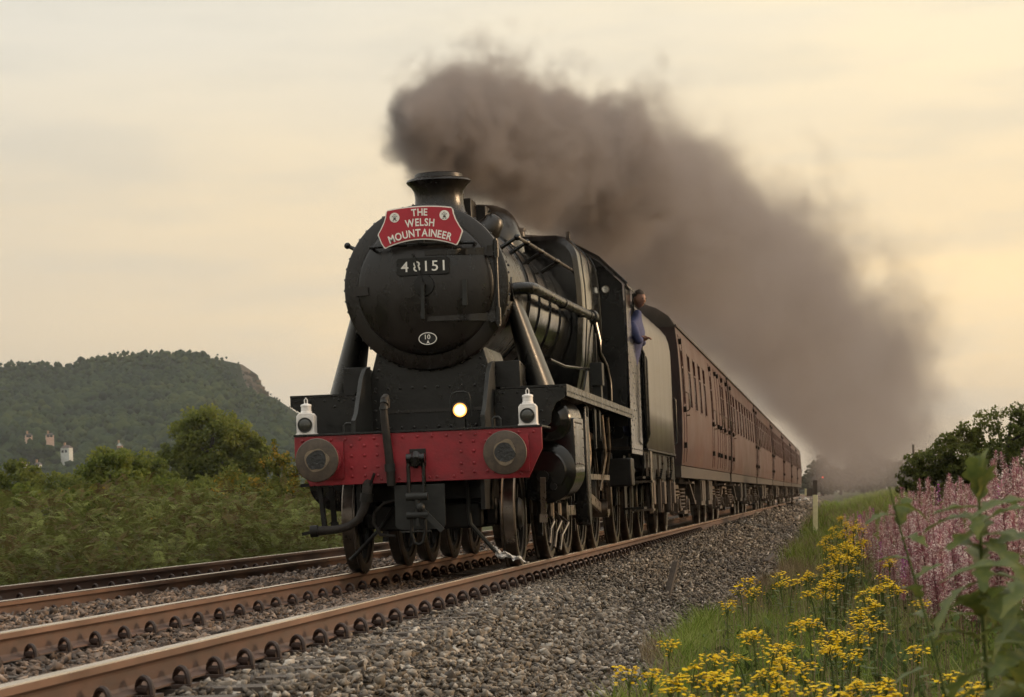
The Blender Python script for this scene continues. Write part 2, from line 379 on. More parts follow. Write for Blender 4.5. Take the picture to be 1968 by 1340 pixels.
# ballast bed: two cess shoulders, heaped between the tracks
BX = [(-6.1, -.75), (-5.3, -.42), (-4.75, -.235), (-4.3, -.20), (-3.9, -.185), (-2.75, -.185), (-2.35, -.13), (-2.0, -.09), (-1.4, -.10), (-1.05, -.17), (-.6, -.19), (.6, -.19), (1.05, -.20), (1.35, -.21), (1.7, -.36), (2.1, -.56), (2.5, -.73), (2.9, -.82)]
def bed_z(x): return np.interp(x, [a for a, b in BX], [b for a, b in BX])
ys = np.concatenate([np.arange(-18, 60, .5), np.arange(60, 300, 6), np.arange(300, 900, 60)])
xs = np.array([a for a, b in BX])
gx, gy = np.meshgrid(xs, ys); gz = bed_z(gx) - .02 + .03*(vnoise(gx, gy, 2.0)-.5)
def grid_faces(nx, ny):
    i = np.arange(ny-1)[:, None]*nx + np.arange(nx-1)[None]
    return np.stack([i, i+1, i+nx+1, i+nx], -1).reshape(-1, 4)
bed = link('ballast_bed', np_mesh('ballast_bed', np.stack([gx, gy, gz], -1).reshape(-1, 3), [grid_faces(len(xs), len(ys))], M['ballastbed'], True)); tag(bed, kind='structure')

# loose stones
def stone_bases(k, ico):
    """angular crushed stones: hulls of a few random points"""
    out = []
    for _ in range(k):
        bm = bmesh.new()
        for q in range(9 if ico else 7):
            d = Vector((random.gauss(0, 1), random.gauss(0, 1), random.gauss(0, 1))).normalized(); bm.verts.new(d*random.uniform(.32, .72))
        bmesh.ops.convex_hull(bm, input=bm.verts); bmesh.ops.delete(bm, geom=[v for v in bm.verts if not v.link_faces], context='VERTS')
        bmesh.ops.triangulate(bm, faces=bm.faces); bm.verts.index_update()
        out.append((np.array([v.co[:] for v in bm.verts]), [np.array([[v.index for v in f.verts] for f in bm.faces])])); bm.free()
    return out
SB_near = stone_bases(10, True); SB_far = stone_bases(10, False)
def stones(name, regions, mat, label):
    parts = []
    for x0, x1, y0, y1, dens, size, near in regions:
        n = int((x1-x0)*(y1-y0)*dens); bases = SB_near if near else SB_far
        x = rng.uniform(x0, x1, n); y = rng.uniform(y0, y1, n)
        ok = np.ones(n, bool)
        for rx in (-4.0835, -2.5765, -.7535, .7535): ok &= np.abs(x-rx) > .085
        x, y = x[ok], y[ok]; n = len(x)
        z = bed_z(x) + rng.uniform(-.014, .026, n)*size/.05
        s = size*rng.lognormal(0, .28, n)
        sc = np.stack([s*rng.uniform(.8, 1.5, n), s*rng.uniform(.7, 1.2, n), s*rng.uniform(.45, .85, n)], -1)
        rm = rot_rand(n, 1.1); idx = rng.integers(0, len(bases), n)
        for k in range(len(bases)):
            q = idx == k
            if q.any(): parts.append(scatter(*bases[k], np.stack([x, y, z], -1)[q], rm[q], sc[q]))
    o = link(name, np_mesh(name, *join_np(parts), mat)); return tag(o, label, 'gravel', kind='stuff')
stones('gravel', [(.80, 2.75, -12.5, 3, 700, .039, True), (.80, 2.7, 3, 16, 400, .046, False), (.8, 2.7, 16, 36, 170, .064, False), (.8, 2.8, 36, 70, 80, .092, False), (.8, 2.9, 70, 130, 28, .15, False), (.8, 2.9, 130, 280, 7, .28, False)], M['stone'], 'grey crushed stone shoulder sloping down from the near rail')
stones('gravel', [(-.68, .68, -13, 4, 380, .048, False), (-2.5, -.84, -9, 14, 340, .054, False), (-4.0, -2.66, -6, 14, 150, .05, False), (-5.2, -4.15, 0, 22, 200, .06, False), (-2.5, -.84, 14, 26, 150, .07, False)], M['stonebrown'], 'brown dusted ballast between the rails and the two tracks')

# ================================================================== steam locomotive
L = empty('steam_locomotive', (0, 0, 0), 'black steam locomotive with red buffer beam hauling the train', 'locomotive')
def part(m, name, mat, parent=None, bevel=0.0, ang=32):
    return m.build(name, mat, parent or L, bevel, ang=ang)
def sub(m, name, mat, parent, bevel=0.0, ang=32):
    return m.build(name, mat, parent, bevel, ang=ang)
def stuffed(o): o['kind'] = 'stuff'; return o
def rivets(m, pts, nrm, r=.013, n=6):
    d = Vector(nrm)
    for p in pts: m.lathe([(r, 0), (r*.8, r*.5), (.001, r*.75)], p, d, n)
    return m
ZC = 2.70
# buffer beam
bb = MB().prism([(-1.155, 1.285), (1.155, 1.285), (1.155, 1.09), (1.02, .825), (-1.02, .825), (-1.155, 1.09)], 'y', .45, .50)
rv = []
for x in np.arange(-1.08, 1.1, .135): rv += [(x, .45, 1.245)]
for x in (-.62, -.50, -.38, .40, .52, .64): rv += [(x, .45, z) for z in (.90, .98, 1.09, 1.18)]
for x in (-.95, -.35, -.18, .10, .17, .33, .95): rv += [(x, .45, .865)]
beam = part(bb, 'buffer_beam', M['red'], bevel=.004)
stuffed(sub(rivets(MB(), rv, (0, -1, 0), .016, 8), 'rivets', M['red'], beam))
bufm = MB().lathe([(.001, -.012), (.09, -.010), (.16, -.004), (.195, .004), (.200, .014), (.198, .026), (.06, .040), (.06, .26)], (0, 0, 0), (0, 1, 0), 40)
bufme = bufm.mesh('buffer_head', M['bufface'])
stock = MB().lathe([(.085, .10), (.095, .12), (.098, .40), (.15, .41), (.15, .45)], (0, 0, 0), (0, 1, 0), 24).box(-.17, .17, .425, .449, -.17, .17).mesh('buffer_stock', M['red'])
for sx in (-1, 1):
    b = link('buffer', stock, L, (sx*.863, 0, 1.055))
    h = link('buffer_head', bufme, b)
    g = MB(); g2 = MB()
    def blob(seed, r0, amp, ecc):
        rr = random.Random(seed); ph = [rr.uniform(0, 6.28) for _ in range(5)]
        return [(r0*(1+amp*sum(math.sin((k+2)*a+ph[k])/(k+1.5) for k in range(5)))*math.cos(a), r0*(1+amp*sum(math.sin((k+2)*a+ph[k])/(k+1.5) for k in range(5)))*ecc*math.sin(a)) for a in [i*2*math.pi/40 for i in range(40)]]
    g2.prism(blob(5+sx, .105, .10, 1.05), 'y', -.0155, -.005); g.prism(blob(15+sx, .088, .10, 1.05), 'y', -.0185, -.0155)
    link('grease_ring', g2.mesh('grease_ring', M['greasedge']), b); link('grease', g.mesh('grease', M['grease']), b)

# front platform, drop plates, running plates
part(MB().box(-1.16, 1.16, .44, 1.22, 1.287, 1.305), 'front_platform', M['black'], bevel=.002)
dp = [(.64, 1.306), (1.12, 1.306), (1.165, 1.34), (1.18, 1.44), (1.225, 1.53), (1.31, 1.58), (1.315, 1.675), (.64, 1.675)]
for sx in (-1, 1):
    p = part(MB().prism([(sx*x, z) for x, z in dp], 'y', 1.19, 1.205), 'drop_plate', M['black'])
    stuffed(sub(rivets(MB(), [(sx*x, 1.19, z) for x, z in [(.72, 1.64), (.86, 1.64), (1.0, 1.64), (1.14, 1.64), (1.27, 1.64), (1.14, 1.56), (1.08, 1.46), (.72, 1.5), (.9, 1.58), (1.1, 1.36)]], (0, -1, 0), .014), 'rivets', M['black'], p))
    rp_ = part(MB().box(sx*.70 if sx > 0 else -1.33, 1.33 if sx > 0 else -.70, 1.18, 9.52, 1.68, 1.70), 'running_plate', M['black'])
    sub(MB().box(sx*1.318 if sx > 0 else -1.33, 1.33 if sx > 0 else -1.318, 1.19, 9.5, 1.59, 1.679), 'valance', M['black'], rp_)
    stuffed(sub(rivets(MB(), [(sx*1.33, y, 1.635) for y in np.arange(1.3, 9.4, .16)], (sx, 0, 0), .010), 'rivets', M['black'], rp_))
    # main frame extension rising to the smokebox saddle
    part(MB().prism([(.52, 1.306), (.52, 1.42), (.66, 1.49), (1.0, 1.83), (1.2, 1.93), (1.45, 1.96), (1.45, 1.306)], 'x', sx*.585, sx*.625), 'frame_plate', M['grey'], bevel=.003)
    part(MB().box(min(sx*.56, sx*.60), max(sx*.56, sx*.60), .52, 12.0, .55, 1.285), 'main_frame', M['frame'])
    part(MB().prism([(1.46, 1.71), (2.75, 1.71), (2.75, 1.86), (1.46, 1.96)], 'x', sx*.62, sx*.86), 'frame_stay', M['black'], bevel=.004)
# smokebox saddle
part(MB().prism([(-.60, 1.29), (.60, 1.29), (.60, 1.80), (.50, 2.16), (.42, 2.2), (-.42, 2.2), (-.50, 2.16), (-.60, 1.80)], 'y', 1.44, 2.85), 'smokebox_saddle', M['black'], bevel=.01)
sad = [o for o in L.children if o.name.startswith('smokebox_saddle')][0]
stuffed(sub(rivets(MB(), [(x, 1.44, 1.36) for x in np.arange(-.54, .55, .12)] + [(x, 1.44, 1.74) for x in np.arange(-.54, .55, .12)] + [(sx*.55, 1.44, z) for sx in (-1, 1) for z in np.arange(1.44, 1.72, .09)] + [(sx*(.53-.22*(z-1.8)), 1.44, z) for sx in (-1, 1) for z in np.arange(1.84, 2.1, .08)], (0, -1, 0), .016, 8), 'rivets', M['smokebox'], sad))
sub(MB().box(-.50, .50, 1.425, 1.439, 1.50, 1.53), 'stiffener', M['smokebox'], sad)

# smokebox
sb = MB().lathe([(.60, 0), (.775, 0), (.795, .012), (.80, .03), (.80, .10), (.785, .112), (.785, 1.70), (.60, 1.70)], (0, 1.35, ZC), (0, 1, 0), 72)
smk = part(sb, 'smokebox', M['smokebox'])
rm_ = MB()
for i in range(48):
    a = 2*math.pi*i/48; n = Vector((math.sin(a), 0, math.cos(a)))
    rm_.lathe([(.015, 0), (.013, .010), (.001, .016)], Vector((0, 1.405, ZC)) + n*.798, n, 6)
for i in range(9):
    a = math.radians(52+i*8); n = Vector((math.sin(a), 0, math.cos(a))); rm_.lathe([(.014, 0), (.014, .02), (.001, .024)], Vector((0, 1.62, ZC)) + n*.783, n, 6) if i in (3, 5, 7) else None
stuffed(sub(rm_, 'rivets', M['smokebox'], smk))
door = part(MB().lathe([(.001, -.125), (.12, -.122), (.28, -.108), (.44, -.082), (.56, -.052), (.63, -.026), (.655, -.006), (.662, .012), (.662, .05)], (0, 1.325, ZC), (0, 1, 0), 64), 'smokebox_door', M['smokebox'])
def door_y(x, z):
    r = math.hypot(x, z-ZC); return 1.325 + np.interp(r, [0, .12, .28, .44, .56, .63, .66], [-.125, -.122, -.108, -.082, -.052, -.026, 0])
for z in (ZC+.31, ZC-.32):
    xs_ = [.02+.07*i for i in range(10)]
    m = MB()
    for a, b in zip(xs_[:-1], xs_[1:]):
        m.add([(x, door_y(x, z)-d, z+s*(.022+.02*(x/.65)**2)) for x in (a, b) for d in (.016, -.01) for s in (-1, 1)], [(0,1,5,4), (2,6,7,3), (0,4,6,2), (1,3,7,5), (0,2,3,1), (4,5,7,6)])
    m.bar((.62, door_y(.62, z)-.02, z), (.70, 1.27, z), .05, .10)
    sub(m, 'hinge_strap', M['smokebox'], door)
sub(MB().cyl((.70, 1.245, ZC-.42), (.70, 1.245, ZC+.42), .017, n=10).cyl((.70, 1.245, ZC+.24), (.70, 1.245, ZC+.40), .028, n=12).cyl((.70, 1.245, ZC-.40), (.70, 1.245, ZC-.24), .028, n=12), 'hinge_pin', M['black'], door)
sub(MB().lathe([(.001, -.03), (.10, -.025), (.105, 0), (.105, .03)], (0, 1.205, ZC), (0, 1, 0), 28).cyl((0, 1.10, ZC), (0, 1.2, ZC), .028, n=14), 'dart_boss', M['black'], door)
sub(MB().bar((0, 1.115, ZC), (-.078, 1.115, ZC+.285), .020, .020, upv=(0, 1, 0)).cyl((-.078, 1.08, ZC+.285), (-.078, 1.16, ZC+.285), .014, n=8), 'dart_handle', M['black'], door)
sub(MB().bar((.005, 1.10, ZC), (-.005, 1.10, ZC-.325), .032, .022, upv=(0, 1, 0)), 'dart_handle', M['grey'], door)
sub(MB().tube([(-.50, 1.30, 3.085), (-.50, 1.175, 3.085), (-.25, 1.155, 3.09), (0, 1.15, 3.09), (.25, 1.155, 3.09), (.50, 1.175, 3.085), (.50, 1.30, 3.085)], .016, 8), 'door_handrail', M['black'], door)
sub(MB().box(.372, .418, 1.165, 1.19, 2.50, 2.735).box(.372, .418, 1.145, 1.165, 2.49, 2.53), 'lamp_iron', M['grey'], door)
sub(MB().box(-.70, -.55, 1.26, 1.30, 2.64, 2.72).box(-.71, -.54, 1.25, 1.262, 2.635, 2.645).cyl((-.56, 1.25, 2.70), (-.56, 1.262, 2.70), .012, n=8), 'door_clamp', M['smokebox'], door)

# lettering
def glyph(ch, size):
    cu = bpy.data.curves.new('glyph', 'FONT'); cu.body = ch; cu.size = size; cu.extrude = .002; cu.offset = .022*size if ch in 'THEWLSMOUNAIR' else .006*size; cu.resolution_u = 4
    tmp = bpy.data.objects.new('glyph', cu); C.objects.link(tmp)
    bpy.context.view_layer.update()
    me = bpy.data.meshes.new_from_object(tmp.evaluated_get(bpy.context.evaluated_depsgraph_get()))
    v = [tuple(x.co) for x in me.vertices]; f = [tuple(p.vertices) for p in me.polygons]
    bpy.data.objects.remove(tmp); bpy.data.curves.remove(cu); bpy.data.meshes.remove(me)
    return v, f
GC = {}
def write(m, text, cx, cz, y, height, width=None, arc=None, gap=.16, squeeze=1.0):
    """letters on the plane facing -y; arc: radius of a circle centred below (text rides over it)"""
    size = height/.70; items = []; x = 0
    for ch in text:
        if ch not in GC: GC[ch] = glyph(ch, 1.0)
        v, f = GC[ch]; x0 = min(p[0] for p in v); x1 = max(p[0] for p in v); w = (x1-x0)*size*squeeze
        items.append((v, f, x0, x, w)); x += w + gap*height
    tot = x - gap*height; k = 1.0
    if width: k = width/tot
    for v, f, x0, px, w in items:
        mid = (px + w/2 - tot/2)*k
        if arc: a = mid/arc; ox, oz = cx + arc*math.sin(a), cz - arc + arc*math.cos(a)
        else: a, ox, oz = 0, cx+mid, cz
        vs = []
        for p in v:
            lx = ((p[0]-x0)*size*squeeze - w/2)*k; lz = p[1]*size - height*.5
            vs.append((ox + lx*math.cos(a) + lz*math.sin(a), y - p[2], oz - lx*math.sin(a) + lz*math.cos(a)))
        m.add(vs, f)
    return m
np_ = part(MB().prism([(-.255, 2.815), (-.235, 2.80), (.235, 2.80), (.255, 2.815), (.255, 2.955), (.235, 2.97), (-.235, 2.97), (-.255, 2.955)], 'y', 1.185, 1.205), 'number_plate', M['black'], bevel=.003)
np_['label'] = 'black number plate reading 48151'
sub(write(MB(), '48151', .0, 2.885, 1.183, .098, .42, gap=.45), 'lettering', M['cream'], np_)
el_ = [(.02+.088*math.cos(a), 2.19+.060*math.sin(a)) for a in [i*2*math.pi/40 for i in range(40)]]
sp = part(MB().prism(el_, 'y', 1.195, 1.235), 'shed_plate', M['black']); sp['label'] = 'small oval plate reading 10 A'
m = MB()
ring = [(.02+.084*math.cos(a), 1.194, 2.19+.056*math.sin(a)) for a in [i*2*math.pi/40 for i in range(41)]]
m.tube(ring, .0042, 6); write(m, '10', .02, 2.208, 1.194, .044, gap=.35); write(m, 'A', .022, 2.158, 1.194, .028)
sub(m, 'lettering', M['cream'], sp)

# chimney
part(MB().lathe([(.43, -.20), (.36, -.13), (.30, -.055), (.262, .015), (.245, .09), (.242, .16), (.25, .22), (.275, .268), (.312, .300), (.325, .318), (.318, .336), (.285, .350), (.245, .356), (.240, .392), (.228, .402), (.20, .398), (.19, .35), (.19, .0)], (0, 2.46, 3.515), (0, 0, 1), 48), 'chimney', M['smokebox'])
# boiler, firebox
boi = part(MB().lathe([(.60, 0), (.778, 0), (.80, .02), (.81, .9), (.845, 3.9), (.70, 3.9)], (0, 3.05, ZC), (0, 1, 0), 72), 'boiler', M['gloss'])
for y, r in ((3.12, .808), (3.95, .818), (4.9, .829), (5.85, .840), (6.75, .848)):
    part(MB().lathe([(r-.01, -.028), (r+.006, -.028), (r+.006, .028), (r-.01, .028)], (0, y, ZC), (0, 1, 0), 72), 'boiler_band', M['gloss'])
fbp = [(0, 3.70)]
def arc(cx, cz, r, a0, a1, n): return [(cx+r*math.cos(math.radians(a0+(a1-a0)*i/n)), cz+r*math.sin(math.radians(a0+(a1-a0)*i/n))) for i in range(n+1)]
half = [(.30, 3.705)] + arc(.66, 3.40, .30, 88, 8, 8) + [(.99, 3.1), (1.0, 2.7), (.96, 2.2), (.86, 1.75)]
fb = MB(); poly = half + [(-x, z) for x, z in reversed(half)]
n = len(poly); rings = []
for y, k in ((6.93, .93), (6.98, .985), (7.06, 1.0), (9.5, 1.0)):
    rings.append([(x*k, y, (z-2.7)*k+2.7) for x, z in poly])
fb.add([v for r_ in rings for v in r_], [(k*n+i, k*n+(i+1) % n, (k+1)*n+(i+1) % n, (k+1)*n+i) for k in range(3) for i in range(n)] + [tuple(range(n))])
part(fb, 'firebox', M['gloss'])
for y in (7.25, 8.2, 9.2):
    m = MB(); m.tube([(x*1.003, y, (z-2.7)*1.003+2.7) for x, z in poly], .009, 5); part(m, 'firebox_band', M['gloss'])
# top feed and dome
tf = MB().box(-.20, .20, 3.35, 3.75, 3.38, 3.76).box(-.13, .30, 3.75, 4.15, 3.38, 3.72).cyl((.1, 3.95, 3.7), (.1, 3.95, 3.80), .018, n=8)
part(tf, 'top_feed', M['smokebox'], bevel=.02)
dome = MB(); k = 14; vs = []
for j in range(9):
    t = j/8; zz = 3.0 + .85*math.sin(t*math.pi/2)**.9; rr = math.cos(t*math.pi/2)**.42 if t < 1 else 0.0
    for i in range(32):
        a = 2*math.pi*i/32; vs.append((.58*max(rr, .02)*math.cos(a), 4.95 + .62*max(rr, .02)*math.sin(a), zz))
dome.add(vs, [(j*32+i, j*32+(i+1) % 32, (j+1)*32+(i+1) % 32, (j+1)*32+i) for j in range(8) for i in range(32)] + [tuple(range(256, 288))])
part(dome, 'dome', M['gloss'], ang=60)
for sx in (-.16, .16):
    part(MB().lathe([(.10, 0), (.10, .05), (.075, .06), (.07, .16), (.085, .17), (.085, .20), (.02, .22)], (sx, 8.0, 3.69), (0, 0, 1), 16), 'safety_valve', M['black'])
part(MB().cyl((.62, 9.35, 3.68), (.62, 9.35, 3.82), .035, n=12).cyl((.62, 9.35, 3.85), (.62, 9.35, 3.96), .03, n=12).tube([(.62, 9.35, 3.68), (.7, 9.38, 3.64), (.8, 9.45, 3.60)], .014), 'whistle', M['black'])
part(MB().lathe([(.13, 0), (.13, .04), (.115, .08), (.10, .14), (.06, .18), (.001, .19)], (.50, 2.2, 3.285), (.62, 0, .78), 20).cyl((.56, 2.05, 3.48), (.50, 2.4, 3.50), .012, n=8), 'snifting_valve', M['smokebox'])
# handrails along the boiler
for sx in (-1, 1):
    h = part(MB().tube([(sx*.84, 1.85, 3.18)] + [(sx*x, y, z) for x, y, z in ((.845, 2.6, 3.20), (.86, 4.0, 3.22), (.88, 6.5, 3.26), (.90, 9.3, 3.33), (.95, 9.48, 3.25))], .017, 8), 'handrail', M['rod'])
    for x, y, z, rr in ((.84, 1.85, 3.18, .79), (.845, 2.62, 3.20, .785), (.855, 3.9, 3.215, .81), (.868, 5.4, 3.24, .83), (.885, 7.1, 3.27, .93), (.895, 8.6, 3.31, .96)):
        d = Vector((x, 0, z-ZC)).normalized(); a = Vector((0, y, ZC)) + d*(rr-.02); a.x *= 1; b = Vector((x, y, z)); m = MB()
        m.cyl((sx*a.x, y, a.z), (sx*b.x, y, b.z), .024, .015, 8); m.ball((sx*b.x, y, b.z), .033, 10)
        sub(m, 'stanchion', M['black'], h)
# ejector exhaust pipe on the near side
ej = part(MB().cyl((.70, 1.72, 2.66), (.80, 1.72, 2.665), .12, n=20).tube([(.75, 1.72, 2.665), (.87, 1.73, 2.67), (.94, 1.78, 2.672), (.975, 1.88, 2.675), (.985, 2.1, 2.68), (.99, 4.0, 2.71), (1.0, 7.85, 2.785)], [.062, .062, .062, .060, .054, .052, .052], 16), 'ejector_pipe', M['black'])
sub(MB().cyl((.99, 4.5, 2.715), (.99, 4.58, 2.716), .062, n=16).cyl((1.0, 7.4, 2.775), (1.0, 7.46, 2.776), .062, n=16).lathe([(.001, 0), (.075, .01), (.09, .06), (.09, .14), (.07, .2), (.05, .22)], (1.0, 7.82, 2.78), (0, 1, 0), 18), 'pipe_joint', M['black'], ej)
part(MB().tube([(1.03, 8.0, 2.72), (1.07, 8.0, 2.5), (1.07, 8.02, 2.35), (1.13, 8.15, 2.2), (1.16, 8.2, 2.0), (1.16, 8.2, 1.71)], .030, 10), 'injector_pipe', M['gloss'])
part(MB().tube([(.96, 3.3, 2.05), (1.02, 4.2, 2.02), (1.05, 5.6, 2.06), (1.08, 8.2, 2.15)], .016, 8), 'pipe_run', M['gloss'])
part(MB().box(1.08, 1.22, 6.5, 6.75, 1.90, 2.16).box(1.10, 1.2, 6.53, 6.72, 1.70, 1.9).cyl((1.15, 6.6, 2.16), (1.15, 6.6, 2.5), .012, n=8), 'lubricator', M['grey'], bevel=.006)
part(MB().prism([(6.1, 1.70), (7.0, 1.70), (7.0, 2.1), (6.92, 2.1)], 'x', 1.0, 1.02), 'bracket', M['black'])
# outside steam pipes
M['pipe'] = material('satin black steam pipe', (.014, .013, .012), (.008, .008, .007), .30, rvar=.08, scale=3, bump=.002)
for sx in (-1, 1):
    m = MB(); prof = []
    rows = 10; nn = 28; vs = []
    for j in range(rows+1):
        t = j/rows; cx_ = sx*(.735 + .245*t); cy_ = 2.08 + .18*t; z = 2.62 - .93*t; rx = .085 + .075*t; ry = .20 + .10*t
        vs += [(cx_ + rx*math.cos(2*math.pi*i/nn), cy_ + ry*math.sin(2*math.pi*i/nn), z + sx*.25*rx*math.cos(2*math.pi*i/nn)*-1*sx*sx*sx) for i in range(nn)]
    m.add(vs, [(j*nn+i, j*nn+(i+1) % nn, (j+1)*nn+(i+1) % nn, (j+1)*nn+i) for j in range(rows) for i in range(nn)] + [tuple(range(nn)), tuple(range(rows*nn, (rows+1)*nn))[::-1]])
    part(m, 'steam_pipe', M['pipe'])

# cab
roof_arc = [(-1.33, 3.25), (-1.29, 3.29), (-.98, 3.60), (-.67, 3.78), (-.35, 3.885), (0, 3.92), (.35, 3.885), (.67, 3.78), (.98, 3.60), (1.29, 3.29), (1.33, 3.25)]
def hollow_front():
    inner = [(1.26, 1.5), (1.285, 2.4), (1.26, 3.29)] + [(x*.985, z-.015) for x, z in reversed(roof_arc[2:-2])] + [(-1.26, 3.29), (-1.285, 2.4), (-1.26, 1.5)]
    return inner
cabf = part(MB().prism(hollow_front(), 'y', 9.50, 9.52), 'cab_front', M['black'])
for sx in (-1, 1):
    sub(MB().cyl((sx*1.05, 9.47, 3.225), (sx*1.05, 9.50, 3.225), .05, n=20), 'spectacle_rim', M['rod'], cabf)
    sub(MB().cyl((sx*1.05, 9.462, 3.225), (sx*1.05, 9.471, 3.225), .040, n=20), 'spectacle_glass', M['mirror'], cabf)
cr = MB(); nn = len(roof_arc)
cr.add([(x, y, z+o) for y in (9.40, 12.15) for o in (0, .025) for x, z in roof_arc], [(i, i+1, 2*nn+i+1, 2*nn+i) for i in range(nn-1)] + [(nn+i, 3*nn+i, 3*nn+i+1, nn+i+1) for i in range(nn-1)] + [(i, nn+i, nn+i+1, i+1) for i in range(nn-1)] + [(2*nn+i, 2*nn+i+1, 3*nn+i+1, 3*nn+i) for i in range(nn-1)] + [(0, 2*nn, 3*nn, nn), (nn-1, 2*nn-1, 4*nn-1, 3*nn-1)])
crf = part(cr, 'cab_roof', M['smokebox'])
sub(MB().box(-.5, .5, 10.1, 11.2, 3.88, 3.96), 'roof_ventilator', M['smokebox'], crf, bevel=.02)
m = MB(); m.tube([(x*1.003, 9.42, z+.035) for x, z in roof_arc], .013, 6); sub(m, 'rain_strip', M['smokebox'], crf)
for sx in (-1, 1):
    s = part(MB().prism([(9.51, 1.16), (11.35, 1.16), (11.45, 1.4), (11.45, 2.60), (11.2, 2.64), (10.25, 2.64), (10.25, 3.27), (9.51, 3.27)], 'x', sx*1.285, sx*1.30), 'cab_side', M['gloss'])
    rv = [(sx*1.30, y, z) for y in np.arange(9.60, 11.4, .30) for z in (1.22,)] + [(sx*1.30, y, z) for y in (9.56, 11.38) for z in np.arange(1.3, 2.6, .10)] + [(sx*1.30, random.uniform(9.7, 11.2), random.uniform(1.35, 2.5)) for i in range(26)]
    stuffed(sub(rivets(MB(), rv, (sx, 0, 0), .011), 'rivets', M['black'], s))
    for ya, yb in ((10.18, 10.26), (11.0, 11.05)): part(MB().box(min(sx*1.27, sx*1.295), max(sx*1.27, sx*1.295), ya, yb, 2.645, 3.27), 'window_pillar', M['gloss'])
    part(MB().tube([(sx*1.36, 9.6, 3.2), (sx*1.34, 9.6, 1.3)], .015, 8) if False else MB().tube([(sx*1.34, 11.5, 2.55), (sx*1.36, 11.5, 2.5), (sx*1.36, 11.5, 1.35), (sx*1.33, 11.5, 1.3)], .018, 8), 'cab_handrail', M['black'])
    part(MB().box(min(sx*1.05, sx*1.32), max(sx*1.05, sx*1.32), 10.9, 11.4, .85, .88).box(min(sx*1.05, sx*1.32), max(sx*1.05, sx*1.32), 10.9, 11.4, .45, .48).box(min(sx*1.05, sx*1.07), max(sx*1.05, sx*1.07), 10.95, 11.35, .4, 1.16), 'cab_step', M['frame'])
part(MB().box(-1.25, 1.25, 9.62, 12.0, 1.25, 1.355), 'cab_floor', M['frame'])
part(MB().prism([(-1.2, 1.5), (1.2, 1.5), (1.2, 3.3), (.9, 3.6), (-.9, 3.6), (-1.2, 3.3)], 'y', 9.53, 9.60), 'backhead', M['dark'])

